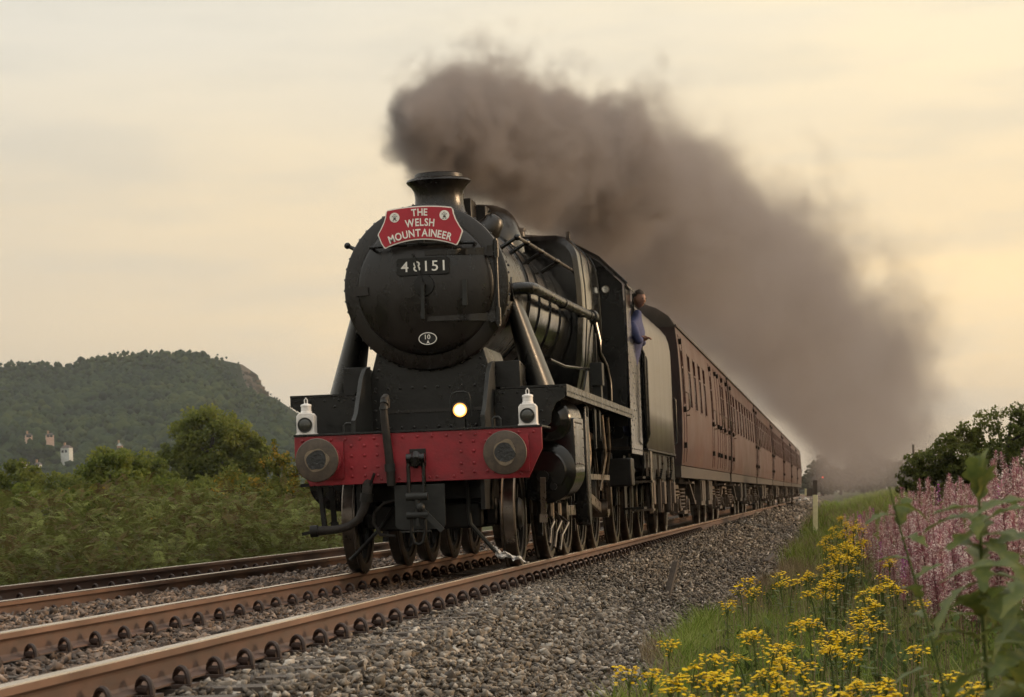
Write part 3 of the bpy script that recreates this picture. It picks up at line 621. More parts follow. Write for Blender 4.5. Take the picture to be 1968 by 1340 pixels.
# cylinders, valve chests
for sx in (-1, 1):
    c = part(MB().lathe([(.001, -.03), (.20, -.025), (.215, -.01), (.285, 0), (.305, .015), (.305, .95), (.29, .97), (.001, .97)], (sx*1.015, 1.88, .885), (0, 1, .02), 44), 'cylinder', M['gloss'])
    sub(MB().lathe([(.001, -.04), (.12, -.035), (.15, -.01), (.20, 0), (.215, .02), (.215, 1.12), (.15, 1.14), (.001, 1.15)], (sx*1.08, 1.80, 1.385), (0, 1, .02), 36), 'valve_chest', M['gloss'], c)
    cl = MB().prism([(1.895, .90), (2.84, .92), (2.84, 1.42), (1.895, 1.40)], 'x', sx*.95, sx*1.318)
    sub(cl, 'cladding', M['gloss'], c, bevel=.01)
    sub(rivets(MB(), [(sx*1.318, y, z) for y in (1.95, 2.78) for z in np.arange(.95, 1.4, .09)] + [(sx*1.318, y, z) for y in np.arange(2.0, 2.75, .13) for z in (.96, 1.36)], (sx, 0, 0), .012), 'bolts', M['rod'], c)
    sub(MB().cyl((sx*1.0, 1.80, .84), (sx*1.0, 1.86, .84), .06, n=14), 'relief_valve', M['frame'], c); sub(MB().cyl((sx*1.10, 1.80, .74), (sx*1.10, 1.86, .74), .035, n=10), 'relief_valve', M['frame'], c)
    if sx > 0: sub(MB().cyl((sx*1.05, 2.0, .58), (sx*1.05, 2.0, .44), .03, n=8).cyl((sx*1.05, 2.7, .58), (sx*1.05, 2.7, .42), .03, n=8).tube([(sx*1.05, 2.0, .46), (sx*1.08, 1.9, .40), (sx*1.08, 1.6, .34), (sx*1.08, 1.45, .20)], .016, 6).tube([(sx*1.05, 2.35, .50), (sx*1.12, 2.2, .40), (sx*1.12, 1.7, .30), (sx*1.12, 1.5, .16)], .016, 6).tube([(sx*1.05, 2.7, .46), (sx*1.16, 2.5, .38), (sx*1.16, 1.8, .26), (sx*1.16, 1.6, .13)], .016, 6), 'drain_cocks', M['rod'], c)
    # slide bars, crosshead, motion bracket
    for za, zb in ((.985, 1.05), (.74, .79)): part(MB().box(min(sx*.97, sx*1.07), max(sx*.97, sx*1.07), 2.86, 3.95, za, zb), 'slide_bar', M['rod'], bevel=.004)
    part(MB().box(min(sx*.95, sx*1.10), max(sx*.95, sx*1.10), 3.25, 3.6, .79, .985).cyl((sx*1.02, 2.8, .89), (sx*1.02, 3.3, .89), .035, n=12), 'crosshead', M['rod'], bevel=.008)
    mb_ = [(3.9, 1.59), (4.25, 1.59), (4.25, .60), (4.2, .38), (4.05, .33), (3.93, .38), (3.9, .6)]
    part(MB().prism(mb_, 'x', sx*1.10, sx*1.25).box(min(sx*.75, sx*1.25), max(sx*.75, sx*1.25), 3.95, 4.2, 1.45, 1.6), 'motion_bracket', M['black'], bevel=.02)
    part(MB().tube([(sx*1.17, 4.55, 1.45), (sx*1.19, 4.6, 1.1), (sx*1.17, 4.5, .82)], .045, 8).box(min(sx*1.14, sx*1.2), max(sx*1.14, sx*1.2), 3.3, 4.6, 1.18, 1.23), 'expansion_link', M['rod'])
    for ya, yb, zb in ((5.0, 5.25, 1.15), (5.6, 5.8, 1.25)): part(MB().prism([(ya, 1.59), (yb, 1.59), (yb-.09, zb), (ya+.09, zb)], 'x', sx*1.22, sx*1.245), 'bracket', M['grey'])
    part(MB().tube([(sx*1.2, 7.2, 1.55), (sx*1.2, 7.3, 1.2), (sx*1.12, 7.7, .9), (sx*1.1, 8.0, .5)], .02, 8), 'sand_pipe', M['rod']); part(MB().tube([(sx*1.2, 6.4, 1.55), (sx*1.22, 6.5, 1.1), (sx*1.15, 6.4, .7)], .02, 8), 'sand_pipe', M['rod'])
    part(MB().box(min(sx*1.0, sx*1.3), max(sx*1.0, sx*1.3), 9.3, 9.75, .75, 1.10), 'injector', M['frame'], bevel=.02); part(MB().cyl((sx*1.18, 9.75, .95), (sx*1.18, 10.7, .95), .06, n=14), 'injector_pipe', M['frame'])
# wheels
def wheel(rad, spokes, balance=0.0):
    """outer face toward +x; tread running surface on radius rad"""
    ty = MB().lathe([(rad-.075, .07), (rad-.01, .07), (rad, .058), (rad+.004, -.035), (rad+.029, -.048), (rad+.029, -.062), (rad+.012, -.07), (rad-.075, -.07), (rad-.075, .07)], (0, 0, 0), (1, 0, 0), 56)
    ce = MB().lathe([(rad-.076, .05), (rad-.125, .045), (rad-.125, -.045), (rad-.076, -.05)], (0, 0, 0), (1, 0, 0), 48)
    ce.lathe([(.001, .09), (.12, .09), (.15, .06), (.155, -.06), (.001, -.06)], (0, 0, 0), (1, 0, 0), 24)
    for i in range(spokes):
        a = 2*math.pi*i/spokes; ce.bar((0, math.cos(a)*.12, math.sin(a)*.12), (0, math.cos(a)*(rad-.10), math.sin(a)*(rad-.10)), .045, .05, upv=(1, 0, 0))
    if balance:
        seg = [(math.cos(a)*(rad-.12), math.sin(a)*(rad-.12)) for a in np.linspace(-balance, balance, 12)]
        ce.prism(seg, 'x', -.03, .055)
    return ty.mesh('tyre', M['tyre']), ce.mesh('wheel', M['frame'])
W_drv = wheel(.7175, 15, .62); W_pony = wheel(.50, 10); W_ten = wheel(.648, 12); W_coach = wheel(.457, 1)
def put_wheels(parent, y, rad, W, name, ang=0.0, py=None, axle=True):
    for sx in (-1, 1):
        w = link(name, W[1], None); w.parent = parent
        w.location = (sx*.752, y - py, rad); w.rotation_euler = (ang, 0, 0 if sx > 0 else math.pi)
        link('tyre', W[0], w)
    if axle:
        a = MB().cyl((-.68, 0, 0), (.68, 0, 0), .085, n=14).build('axle', M['frame'], parent); a.location = (0, y-py, rad)
put_wheels(L, 1.40, .50, W_pony, 'pony_wheel', .2, 0)
DY = [4.07, 5.746, 7.499, 9.328]
for i, y in enumerate(DY): put_wheels(L, y, .7175, W_drv, 'driving_wheel', 2.2, 0)
for sx in (-1, 1):
    ca = -.75 if sx > 0 else .8
    off = (.33*math.cos(ca), .33*math.sin(ca))
    cr_ = part(MB().bar((sx*.93, DY[0]+off[0], .7175+off[1]), (sx*.93, DY[3]+off[0], .7175+off[1]), .035, .11), 'coupling_rod', M['rod'], bevel=.006)
    for q, (xa, xb, rr) in enumerate(((.88, .98, .10), (.88, .98, .10), (.84, 1.12, .11), (.88, .98, .10))):
        sub(MB().cyl((sx*xa, DY[q]+off[0], .7175+off[1]), (sx*xb, DY[q]+off[0], .7175+off[1]), rr, n=18), 'rod_bearing', M['rod'], cr_)
    part(MB().bar((sx*1.03, 3.45, .89), (sx*1.03, DY[2]+off[0], .7175+off[1]), .04, .12), 'connecting_rod', M['rod'], bevel=.006)
    part(MB().bar((sx*1.12, DY[2]+off[0], .7175+off[1]), (sx*1.14, DY[2]+.1, .85), .04, .07).bar((sx*1.15, DY[2]+.1, .85), (sx*1.17, 4.55, .85), .03, .06), 'return_crank', M['rod'])
    for yb in (3.25, 5.0, 6.7): part(MB().bar((sx*.80, yb, .25), (sx*.80, yb+.05, .95), .09, .05), 'brake_hanger', M['frame'])
    # guard irons and pony axle gear
part(MB().box(-.5, .5, .9, 2.0, .38, .62).box(-.62, -.52, 1.15, 1.65, .40, .66).box(.52, .62, 1.15, 1.65, .40, .66).box(-.12, .12, .8, 2.6, .50, .75), 'pony_truck', M['frame'], bevel=.02)
part(MB().box(-.55, .55, .9, 2.0, .66, .82).box(-.5, .5, 2.5, 9.0, .55, .95), 'frame_stretcher', M['frame'])
part(MB().prism([(9.4, 1.1), (6.9, 1.1), (7.2, .35), (9.0, .35)], 'x', -.5, .5), 'ashpan', M['frame'])
part(MB().tube([(.415, .74, .82), (.41, .76, .53), (.42, .78, .42), (.45, .80, .38), (.64, .83, .15)], .020, 8), 'guard_iron', M['grey'])
part(MB().tube([(-.30, .80, .60), (-.42, .82, .43), (-.49, .84, .36), (-.74, .85, .12)], .019, 8), 'guard_iron', M['frame'])
for sx in (-1, 1):
    part(MB().prism([(1.30, 1.28), (1.44, 1.28), (1.40, .50), (1.33, .50)], 'x', sx*.99 if sx > 0 else -.99, sx*1.005 if sx > 0 else -1.005) if False else MB().bar((sx*1.03, 1.55, .83), (sx*1.02, 1.6, .48), .035, .05).bar((sx*1.02, 1.6, .48), (sx*1.015, 1.6, .40), .05, .07), 'step_bracket', M['rod'] if sx > 0 else M['frame'])
# front plate, hook, screw coupling
fp = [(-.235, .80), (.235, .80), (.235, .44)] + arc(.185, .44, .05, 0, -90, 5) + [(.15, .385), (-.15, .385)] + arc(-.185, .44, .05, -90, -180, 5)
part(MB().prism(fp, 'y', .455, .475), 'guard_plate', M['grey'], bevel=.004)
hk = part(MB().tube([(0, .46, 1.05), (0, .38, 1.05), (0, .31, 1.06), (0, .265, 1.035), (0, .27, .985), (0, .30, .965)], [.045, .045, .05, .048, .04, .025], 10).box(-.075, .075, .43, .455, .97, 1.13), 'draw_hook', M['black'], bevel=.004)
cp = part(MB().tube([(-.065, .30, 1.03), (-.07, .30, .95), (-.072, .30, .72), (-.06, .30, .69)], .019, 8).tube([(.065, .30, 1.03), (.07, .30, .95), (.072, .30, .72), (.06, .30, .69)], .019, 8).cyl((-.085, .30, 1.04), (.085, .30, 1.04), .045, n=14), 'coupling_shackle', M['black'])
sub(MB().cyl((-.10, .30, .69), (.10, .30, .69), .038, n=12).cyl((0, .30, .69), (0, .30, .42), .024, n=10).cyl((-.10, .30, .52), (.10, .30, .52), .036, n=12).bar((.02, .29, .59), (.23, .28, .37), .028, .05).ball((.03, .29, .59), .045, 10), 'coupling_screw', M['grey'], cp)
sub(MB().tube([(-.06, .31, .52), (-.065, .31, .36), (-.04, .31, .27), (0, .31, .25), (.04, .31, .27), (.065, .31, .36), (.06, .31, .52)], .017, 8), 'coupling_link', M['frame'], cp)
sub(MB().box(-.16, .12, .30, .33, .365, .38), 'bottom_bar', M['grey'], cp)
# hoses
vh = part(MB().tube([(-.25, .40, .80), (-.25, .39, .95), (-.262, .385, 1.1), (-.28, .385, 1.3), (-.292, .39, 1.45), (-.295, .40, 1.54), (-.29, .42, 1.60), (-.285, .455, 1.62), (-.28, .475, 1.58), (-.28, .475, 1.52)], [.042, .042, .040, .038, .036, .034, .036, .036, .034, .03], 12), 'vacuum_hose', M['rubber'])
sub(MB().cyl((-.293, .392, 1.50), (-.296, .398, 1.53), .041, n=14).cyl((-.254, .388, .93), (-.256, .386, 1.0), .05, n=12).cyl((-.29, .40, 1.555), (-.288, .412, 1.575), .040, n=14), 'hose_clip', M['grey'], vh)
sh = part(MB().tube([(-.475, .50, .84), (-.478, .42, .80), (-.485, .40, .70), (-.51, .40, .60), (-.57, .40, .50), (-.66, .40, .44), (-.78, .40, .415), (-.92, .40, .41), (-1.0, .40, .405)], [.05, .05, .046, .042, .038, .038, .038, .042, .048], 12), 'steam_heat_hose', M['rubber'])
sub(MB().cyl((-.478, .40, .74), (-.490, .40, .66), .062, n=12), 'hose_coupling', M['frame'], sh)
sub(MB().cyl((-.95, .40, .41), (-1.02, .40, .405), .055, n=12).bar((-1.0, .40, .40), (-1.10, .40, .385), .03, .03), 'hose_end', M['frame'], sh)
sub(MB().bar((-.47, .40, .76), (-.40, .38, .92), .02, .02), 'cock_handle', M['frame'], sh)
part(MB().bar((-.96, .62, .82), (-.925, .60, .44), .07, .04), 'hose_bracket', M['frame'])
part(MB().bar((-1.02, .62, .835), (-1.14, .62, .835), .06, .03), 'step_bracket', M['frame'])
part(MB().tube([(-.26, .60, .66), (-.36, .60, .64), (-.45, .60, .56), (-.465, .60, .46), (-.40, .60, .35), (-.26, .60, .33)], .016, 8), 'cable_loop', M['rubber'])
# lamp irons on the platform
for x in (-.66, .73):
    part(MB().tube([(x-.035, .55, 1.30), (x-.035, .55, 1.375), (x-.02, .55, 1.395), (x+.02, .55, 1.395), (x+.035, .55, 1.375), (x+.035, .55, 1.30)], .012, 8), 'lamp_bracket', M['grey'])
# electric headlight
hl = part(MB().lathe([(.001, .10), (.06, .09), (.075, .04), (.078, 0), (.068, -.006), (.068, .002), (.001, .01)], (.372, .70, 1.48), (0, 1, 0), 24).box(.33, .415, .70, .80, 1.30, 1.41), 'headlight', M['black'])
sub(MB().cyl((.372, .700, 1.48), (.372, .708, 1.48), .066, n=28), 'headlight_glow_ring', M['lampwarm'], hl)  # disc behind the lens glows, imitating the headlamp's warm outer light
sub(MB().lathe([(.001, -.012), (.03, -.010), (.053, 0)], (.372, .699, 1.48), (0, 1, 0), 24), 'headlight_lens', M['lampglow'], hl)
sub(MB().tube([(.285, .74, 1.42), (.28, .74, 1.58), (.30, .74, 1.635), (.34, .74, 1.65), (.41, .74, 1.65), (.45, .74, 1.635), (.465, .74, 1.58), (.47, .74, 1.42)], .010, 8), 'headlight_guard', M['grey'], hl)

# ---- things carried on the engine
def oil_lamp(x, label):
    t = empty('oil_lamp', (x, .60, 1.306), label, 'lamp', 'white oil lamps on the front platform')
    MB().box(-.082, .082, -.08, .08, .012, .175).box(-.09, .09, -.088, .088, 0, .014).prism([(-.082, .175), (.082, .175), (.062, .20), (-.062, .20)], 'y', -.075, .075).build('body', M['white'], t, .004)
    MB().lathe([(.054, .20), (.054, .215), (.048, .22), (.048, .262), (.053, .266), (.050, .282), (.02, .292), (.001, .294)], (0, 0, 0), (0, 0, 1), 20).build('chimney_cap', M['white'], t)
    MB().tube([(-.012, 0, .285), (-.014, 0, .325), (0, 0, .345), (.014, 0, .325), (.012, 0, .285)], .006, 6).build('handle', M['white'], t)
    MB().lathe([(.066, -.08), (.070, -.090), (.066, -.102), (.060, -.100), (.060, -.085)], (0, 0, .09), (0, 1, 0), 28).build('lens_rim', M['grey'], t)
    b = MB().lathe([(.060, -.094), (.045, -.104), (.02, -.109), (.001, -.110)], (0, 0, .09), (0, 1, 0), 24).build('lens', M['lens'], t)
    MB().box(-.012, .012, .085, .10, .02, .16).build('lamp_socket', M['white'], t)
oil_lamp(-1.062, 'white oil lamp above the buffer next to the bracken bank')
oil_lamp(1.022, 'white oil lamp above the buffer next to the exposed cylinder')

# headboard
hb = empty('headboard', (0, 1.10, 3.05), 'red curved headboard reading THE WELSH MOUNTAINEER on the smokebox door', 'headboard')
def hb_outline(s=0.0):
    top = [(x, 3.452 - .20*x*x*1.0 - .10*abs(x)**3 - s) for x in np.linspace(-.325, .325, 15)]
    rt_ = [(.345-s, 3.405), (.352-s, 3.36), (.37-s, 3.31), (.405-s*1.0, 3.245), (.432-s, 3.205), (.436-s*1.2, 3.19)]
    lowr = [(.40-s*.9, 3.105+s*.3), (.375-s*.8, 3.065+s*.9), (.36-s*.6, 3.06+s)]
    bot = [(x, 3.13 - .53*x*x + s) for x in np.linspace(.33, -.33, 13)]
    lowl = [(-x, z) for x, z in reversed(lowr)]; lf = [(-x, z) for x, z in reversed(rt_)]
    return top + rt_ + lowr + bot + lowl + lf
def loc_mesh(m, name, mat, parent, off, kx=.94): 
    m.v = [((v[0]-off[0])*kx, v[1]-off[1], v[2]-off[2]) for v in m.v]
    return m.build(name, mat, parent)
O = (0, 1.10, 3.05)
loc_mesh(MB().prism(hb_outline(0), 'y', 1.098, 1.112), 'board_edge', M['cream'], hb, O)
loc_mesh(MB().prism(hb_outline(.011), 'y', 1.094, 1.0978), 'board_face', M['boardred'], hb, O)
loc_mesh(write(MB(), 'THE', 0, 3.393, 1.092, .066, .165, arc=.9), 'lettering', M['cream'], hb, O)
loc_mesh(write(MB(), 'WELSH', 0, 3.297, 1.092, .070, .30, arc=.9), 'lettering', M['cream'], hb, O)
loc_mesh(write(MB(), 'MOUNTAINEER', 0, 3.196, 1.092, .070, .66, arc=.92), 'lettering', M['cream'], hb, O)
for x, a in ((-.255, .18), (.255, -.18)):
    z = 3.352
    d = MB().prism([(x+.050*math.cos(t), z+.047*math.sin(t)) for t in [i*2*math.pi/32 for i in range(32)]], 'y', 1.0905, 1.0938)
    bdg = loc_mesh(d, 'badge', M['cream'], hb, O)
    f = MB()
    for dx, dz, tw in ((0, .012, 0), (-.017, .008, -1), (.017, .008, 1)):
        f.tube([(x+dx*.2, 1.0895, z-.012), (x+dx*.6, 1.0895, z+dz*.4), (x+dx, 1.0895, z+dz+.006), (x+dx+tw*.008, 1.0895, z+dz+.004), (x+dx+tw*.008, 1.0895, z+dz-.004)], .0022, 5)
    f.tube([(x-.012, 1.0895, z+.020), (x-.006, 1.0895, z+.028), (x+.006, 1.0895, z+.028), (x+.012, 1.0895, z+.020)], .002, 5)
    loc_mesh(f, 'badge_feathers', M['grey'], hb, O)
    loc_mesh(MB().box(x-.014, x+.014, 1.0885, 1.0900, z-.022, z-.010).box(x-.010, x+.010, 1.0885, 1.0898, z-.009, z-.006), 'badge_coronet', M['bufface'], hb, O)
    loc_mesh(MB().box(x-.022, x-.006, 1.0885, 1.0900, z-.034, z-.027).box(x+.006, x+.022, 1.0885, 1.0900, z-.034, z-.027), 'badge_ribbon', M['grease'], hb, O)
loc_mesh(MB().box(-.03, .03, 1.114, 1.20, 3.10, 3.16), 'hanger', M['grey'], hb, O)

# torn plastic bag caught on the guard iron
bg = empty('plastic_bag', (.70, .86, .02), 'crumpled white plastic bag caught on the guard iron by the rail', 'bag')
m = MB(); W_, H_ = 18, 12; vs = []
for j in range(H_+1):
    for i in range(W_+1):
        u, v = i/W_, j/H_
        px = Vector((.60, .83, .20)).lerp(Vector((.87, .93, .075)), u) + Vector((0, 0, -.10+.04*u))*v*(1-.5*u) + Vector((.06*v, -.02, 0))
        k = 1.0
        px += Vector((math.sin(9*u+5*v)*.012, math.sin(13*v+7*u)*.018 + .02*math.sin(21*u), .012*math.sin(15*u+3*v) + .008*math.sin(31*u-12*v)))
        vs.append(tuple(px - Vector((.70, .86, .02))))
m.add(vs, [(j*(W_+1)+i, j*(W_+1)+i+1, (j+1)*(W_+1)+i+1, (j+1)*(W_+1)+i) for j in range(H_) for i in range(W_)])
M['bag'] = leafmat('thin white plastic', [(.72, .70, .68), (.80, .77, .74)], .4, .3, 3)
b = m.build('film', M['bag'], bg, ang=20); sdm = b.modifiers.new('thick', 'SOLIDIFY'); sdm.thickness = .002
# ================================================================== tender
T = empty('tender', (0, 12.0, 0), 'black tender with gloss side sheets coupled behind the cab', 'tender')
def tp(m, name, mat, parent=None, bevel=0.0, ang=32): return m.build(name, mat, parent or T, bevel, ang=ang)
def tender_prof(t): return [(t*1.30, 1.27), (t*1.302, 1.8), (t*1.302, 2.35), (t*1.302, 2.70), (t*1.296, 2.88), (t*1.275, 3.02), (t*1.235, 3.13), (t*1.17, 3.22), (t*1.08, 3.28)]
for sx in (-1, 1):
    m = MB(); pr = tender_prof(sx); n = len(pr)
    ys_ = np.linspace(.22, 6.35, 40)
    vs = [(x + .004*sx*math.sin(y*5.3+z*.8)+.003*sx*math.sin(y*11+1), y, z) for y in ys_ for x, z in pr] + [(x-sx*.012, y, z) for y in (ys_[0], ys_[-1]) for x, z in pr]
    m.add(vs, [(k*n+i, k*n+i+1, (k+1)*n+i+1, (k+1)*n+i) for k in range(39) for i in range(n-1)])
    M['tenderside'] = M.get('tenderside') or material('rippled black tender sheet', (.11, .104, .096), (.065, .062, .058), .34, spec=.8, rvar=.06, scale=1.5, bump=.010, bscale=2.6, stretch=(.3, 1.6, .12))
    sd_ = tp(m, 'side_sheet', M['tenderside'], ang=60)
    k = sd_.modifiers.new('thick', 'SOLIDIFY'); k.thickness = .014
    tp(MB().box(min(sx*1.22, sx*1.25), max(sx*1.22, sx*1.25), .2, 6.4, .78, 1.25).box(min(sx*1.0, sx*1.32), max(sx*1.0, sx*1.32), .15, 6.45, 1.235, 1.262), 'frame', M['frame'])
    tp(MB().tube([(sx*1.33, .12, 2.5), (sx*1.345, .12, 2.45), (sx*1.345, .12, 1.45), (sx*1.33, .12, 1.4)], .018, 8), 'handrail', M['black'])
    tp(MB().tube([(sx*1.31, 6.40, 2.15), (sx*1.345, 6.42, 2.12), (sx*1.345, 6.42, 1.45), (sx*1.31, 6.40, 1.42)], .016, 8), 'handrail', M['black'])
    for y in (.55, 2.84, 5.12):
        ab = tp(MB().box(min(sx*1.25, sx*1.36), max(sx*1.25, sx*1.36), y-.16, y+.16, .50, .82).box(min(sx*1.25, sx*1.31), max(sx*1.25, sx*1.31), y-.24, y-.17, .38, 1.0).box(min(sx*1.25, sx*1.31), max(sx*1.25, sx*1.31), y+.17, y+.24, .38, 1.0), 'axlebox', M['dirt2'], bevel=.01)
        sp_ = MB()
        for q in range(5): sp_.box(min(sx*1.26, sx*1.34), max(sx*1.26, sx*1.34), y-.5+.09*q, y+.5-.09*q, .86+.03*q, .886+.03*q)
        sub(sp_, 'leaf_spring', M['frame'], ab)
        [sub(MB().bar((sx*1.30, y+q, .87), (sx*1.30, y+q, 1.2), .03, .03), 'spring_hanger', M['rod'], ab) for q in (-.48, .48)]
    tp(MB().box(min(sx*1.05, sx*1.36), max(sx*1.05, sx*1.36), .12, .5, .80, .83).box(min(sx*1.05, sx*1.36), max(sx*1.05, sx*1.36), .12, .5, .42, .45).box(min(sx*1.05, sx*1.07), max(sx*1.05, sx*1.07), .16, .46, .4, 1.2).prism([(.16, .42), (.46, .42), (.50, 1.22), (.12, 1.22)], 'x', sx*1.33, sx*1.345), 'step', M['rod'])
    tp(MB().box(min(sx*1.05, sx*1.30), max(sx*1.05, sx*1.30), 5.9, 6.2, .75, 1.22), 'tool_box', M['frame'], bevel=.02)
tp(MB().prism([(-1.27, 1.28), (1.27, 1.28), (1.27, 2.5), (1.2, 2.82), (-1.2, 2.82), (-1.27, 2.5)], 'y', 6.28, 6.36), 'rear_plate', M['black'])
tp(MB().box(-1.26, 1.26, .26, .32, 1.28, 2.5), 'front_plate', M['black'])
tp(MB().box(-1.2, 1.2, .25, 6.35, 1.0, 1.27), 'tank_floor', M['frame'])
tp(MB().tube([(1.05, 6.5, 2.9), (1.2, 6.5, 2.75), (1.26, 6.5, 2.2), (1.26, 6.5, 1.3)], .02, 8), 'rear_pipe', M['black'])
cl_ = MB(); 
cparts = []
n = 900; px = rng.uniform(-.95, .95, n); py = rng.uniform(.6, 5.2, n); pz = 2.55 + .35*(1-(px/1.0)**2) + rng.uniform(0, .12, n)
v, f = join_np([scatter(*SB_near[0], np.stack([px, py, pz], -1), rot_rand(n), rng.uniform(.12, .26, n))])
o = link('coal', np_mesh('coal', v, f, M['grease']), T); o['kind'] = 'stuff'
for y in (12.55, 14.836, 17.122): put_wheels(T, y, .648, W_ten, 'tender_wheel', .3, 12.0)

# ================================================================== coaches
CL = 19.70     # body length
def side_x(z): return np.interp(z, [1.10, 1.35, 1.75, 2.15, 2.6, 3.0, 3.32], [1.372, 1.398, 1.412, 1.412, 1.402, 1.382, 1.350])
ZR = [1.10, 1.30, 1.55, 1.80, 2.05]; ZT = [3.02, 3.17, 3.32]
def coach_mesh_side(sx, openings):
    """body side with real window openings: openings = list of (y0,y1)"""
    m = MB(); ysplit = sorted({0.0, CL} | {y for o in openings for y in o})
    zs = [1.10, 1.30, 1.55, 1.80, 2.08, 2.4, 2.75, 3.00, 3.17, 3.32]
    for a, b in zip(ysplit[:-1], ysplit[1:]):
        hole = any(o[0] <= a and b <= o[1] for o in openings)
        for z0, z1 in zip(zs[:-1], zs[1:]):
            if hole and z0 >= 2.08 and z1 <= 3.0: continue
            m.add([(sx*side_x(z0), a, z0), (sx*side_x(z0), b, z0), (sx*side_x(z1), b, z1), (sx*side_x(z1), a, z1)], [(0, 1, 2, 3)])
    for a, b in openings:          # reveals
        for z0, z1 in ((2.08, 2.4), (2.4, 2.75), (2.75, 3.0)):
            for y in (a, b): m.add([(sx*side_x(z0), y, z0), (sx*side_x(z1), y, z1), (sx*(side_x(z1)-.03), y, z1), (sx*(side_x(z0)-.03), y, z0)], [(0, 1, 2, 3)])
        for z in (2.08, 3.0): m.add([(sx*side_x(z), a, z), (sx*side_x(z), b, z), (sx*(side_x(z)-.03), b, z), (sx*(side_x(z)-.03), a, z)], [(0, 1, 2, 3)])
    return m.mesh('body_side', M['coach'], ang=50)
def pane_mesh(sx, w, z0, z1, inset, name, mat):
    zs = np.linspace(z0, z1, 3); m = MB()
    for a, b in zip(zs[:-1], zs[1:]): m.add([(sx*(side_x(a)-inset), 0, a), (sx*(side_x(a)-inset), w, a), (sx*(side_x(b)-inset), w, b), (sx*(side_x(b)-inset), 0, b)], [(0, 1, 2, 3)])
    return m.mesh(name, mat, ang=60)
def frame_mesh(sx, w):
    m = MB(); x = lambda z: sx*(side_x(z)-.008)
    for y in (.015, w-.015): m.bar((x(2.09), y, 2.09), (x(2.99), y, 2.99), .03, .03, upv=(1, 0, 0))
    for z in (2.09, 2.70, 2.99): m.bar((x(z), 0, z), (x(z), w, z), .03, .028)
    return m.mesh('window_frame', M['coach'])
def door_mesh(sx, w):
    # raised door edge strips and lower panel beading
    m = MB(); zz = [1.14, 1.35, 1.75, 2.15, 2.6, 3.0, 3.22]
    for y in (0, w):
        for z0, z1 in zip(zz[:-1], zz[1:]): m.bar((sx*(side_x(z0)+.003), y, z0), (sx*(side_x(z1)+.003), y, z1), .022, .008, upv=(1, 0, 0))
    for z in (1.15, 3.21): m.bar((sx*(side_x(z)+.003), 0, z), (sx*(side_x(z)+.003), w, z), .008, .02)
    return m.mesh('door', M['coach'])
def hinge_mesh(sx):
    m = MB().box(-.012 if sx > 0 else -.05, .05 if sx > 0 else .012, -.035, .035, -.045, .045); return m.mesh('hinge', M['frame'])
def handle_mesh(sx):
    m = MB().tube([(0, 0, .16), (sx*.055, 0, .13), (sx*.055, 0, -.13), (0, 0, -.16)], .013, 6).tube([(0, .12, -.22), (sx*.05, .12, -.22), (sx*.05, .02, -.22)], .014, 6); return m.mesh('handle', M['rod'])
PANE = {}; FRAME = {}; DOOR = {}; HINGE = {s: hinge_mesh(s) for s in (-1, 1)}; HANDLE = {s: handle_mesh(s) for s in (-1, 1)}
roofp = [(1.355, 3.315), (1.335, 3.37), (1.26, 3.49), (1.08, 3.62), (.8, 3.73), (.42, 3.79), (0, 3.81)]
roofp = roofp + [(-x, z) for x, z in reversed(roofp[:-1])]
rm = MB(); nr = len(roofp); rm.add([(x, y, z) for y in (-.02, CL+.02) for x, z in roofp], [(i, i+1, nr+i+1, nr+i) for i in range(nr-1)] + [tuple(range(nr)), tuple(range(nr, 2*nr))[::-1]])
for sx in (-1, 1): rm.bar((sx*1.365, -.02, 3.335), (sx*1.365, CL+.02, 3.335), .03, .03)
for y in np.arange(1.6, CL, 2.4): rm.lathe([(.12, 0), (.12, .05), (.03, .08)], (.0, y, 3.80), (0, 0, 1), 12)
ROOF = rm.mesh('roof', M['coachroof'])
M['coachend'] = material('sooty coach end', (.038, .016, .014), (.02, .012, .011), .5, scale=2)
endp = [(x*1.0, z) for x, z in roofp] 
em = MB().prism([(side_x(z), z) for z in (1.10, 1.35, 1.75, 2.15, 2.6, 3.0, 3.3)] + roofp + [(-side_x(z), z) for z in (3.3, 3.0, 2.6, 2.15, 1.75, 1.35, 1.10)], 'y', 0, .05)
em.box(-.45, .45, -.30, -.001, 1.15, 3.25).box(-.52, .52, -.34, -.28, 1.1, 3.3)
for x in (-1.05, 1.05): em.box(x-.03, x+.03, -.03, -.001, 1.2, 3.1)
em.tube([(1.2, -.04, 3.2), (1.2, -.06, 2.5), (1.28, -.06, 1.2)], .018, 6)
END = em.mesh('coach_end', M['coachend'])
UF = MB().box(-1.30, 1.30, .1, CL-.1, .98, 1.09).box(1.22, 1.36, .02, CL-.02, .90, 1.09).box(-1.36, -1.22, .02, CL-.02, .90, 1.09)
for sx in (-1, 1):
    UF.bar((sx*1.15, 5.2, .92), (sx*1.15, 7.2, .48), .07, .07).bar((sx*1.15, 7.2, .48), (sx*1.15, CL-7.2, .48), .07, .07).bar((sx*1.15, CL-7.2, .48), (sx*1.15, CL-5.2, .92), .07, .07)
    for y in (7.2, 9.0, CL-9.0, CL-7.2): UF.bar((sx*1.15, y, .48), (sx*1.15, y, .95), .06, .06)
UNDER = UF.mesh('underframe', M['dirt'])
BOX = MB().box(.75, 1.28, 0, 1.5, .42, .93).box(1.28, 1.30, .1, .7, .5, .88).box(1.28, 1.30, .8, 1.4, .5, .88).mesh('battery_box', M['dirt'])
STEP = MB().box(1.28, 1.50, 0, .7, .80, .83).bar((1.3, .1, .82), (1.3, .1, 1.0), .03, .03).bar((1.3, .6, .82), (1.3, .6, 1.0), .03, .03).mesh('footstep', M['dirt2'])
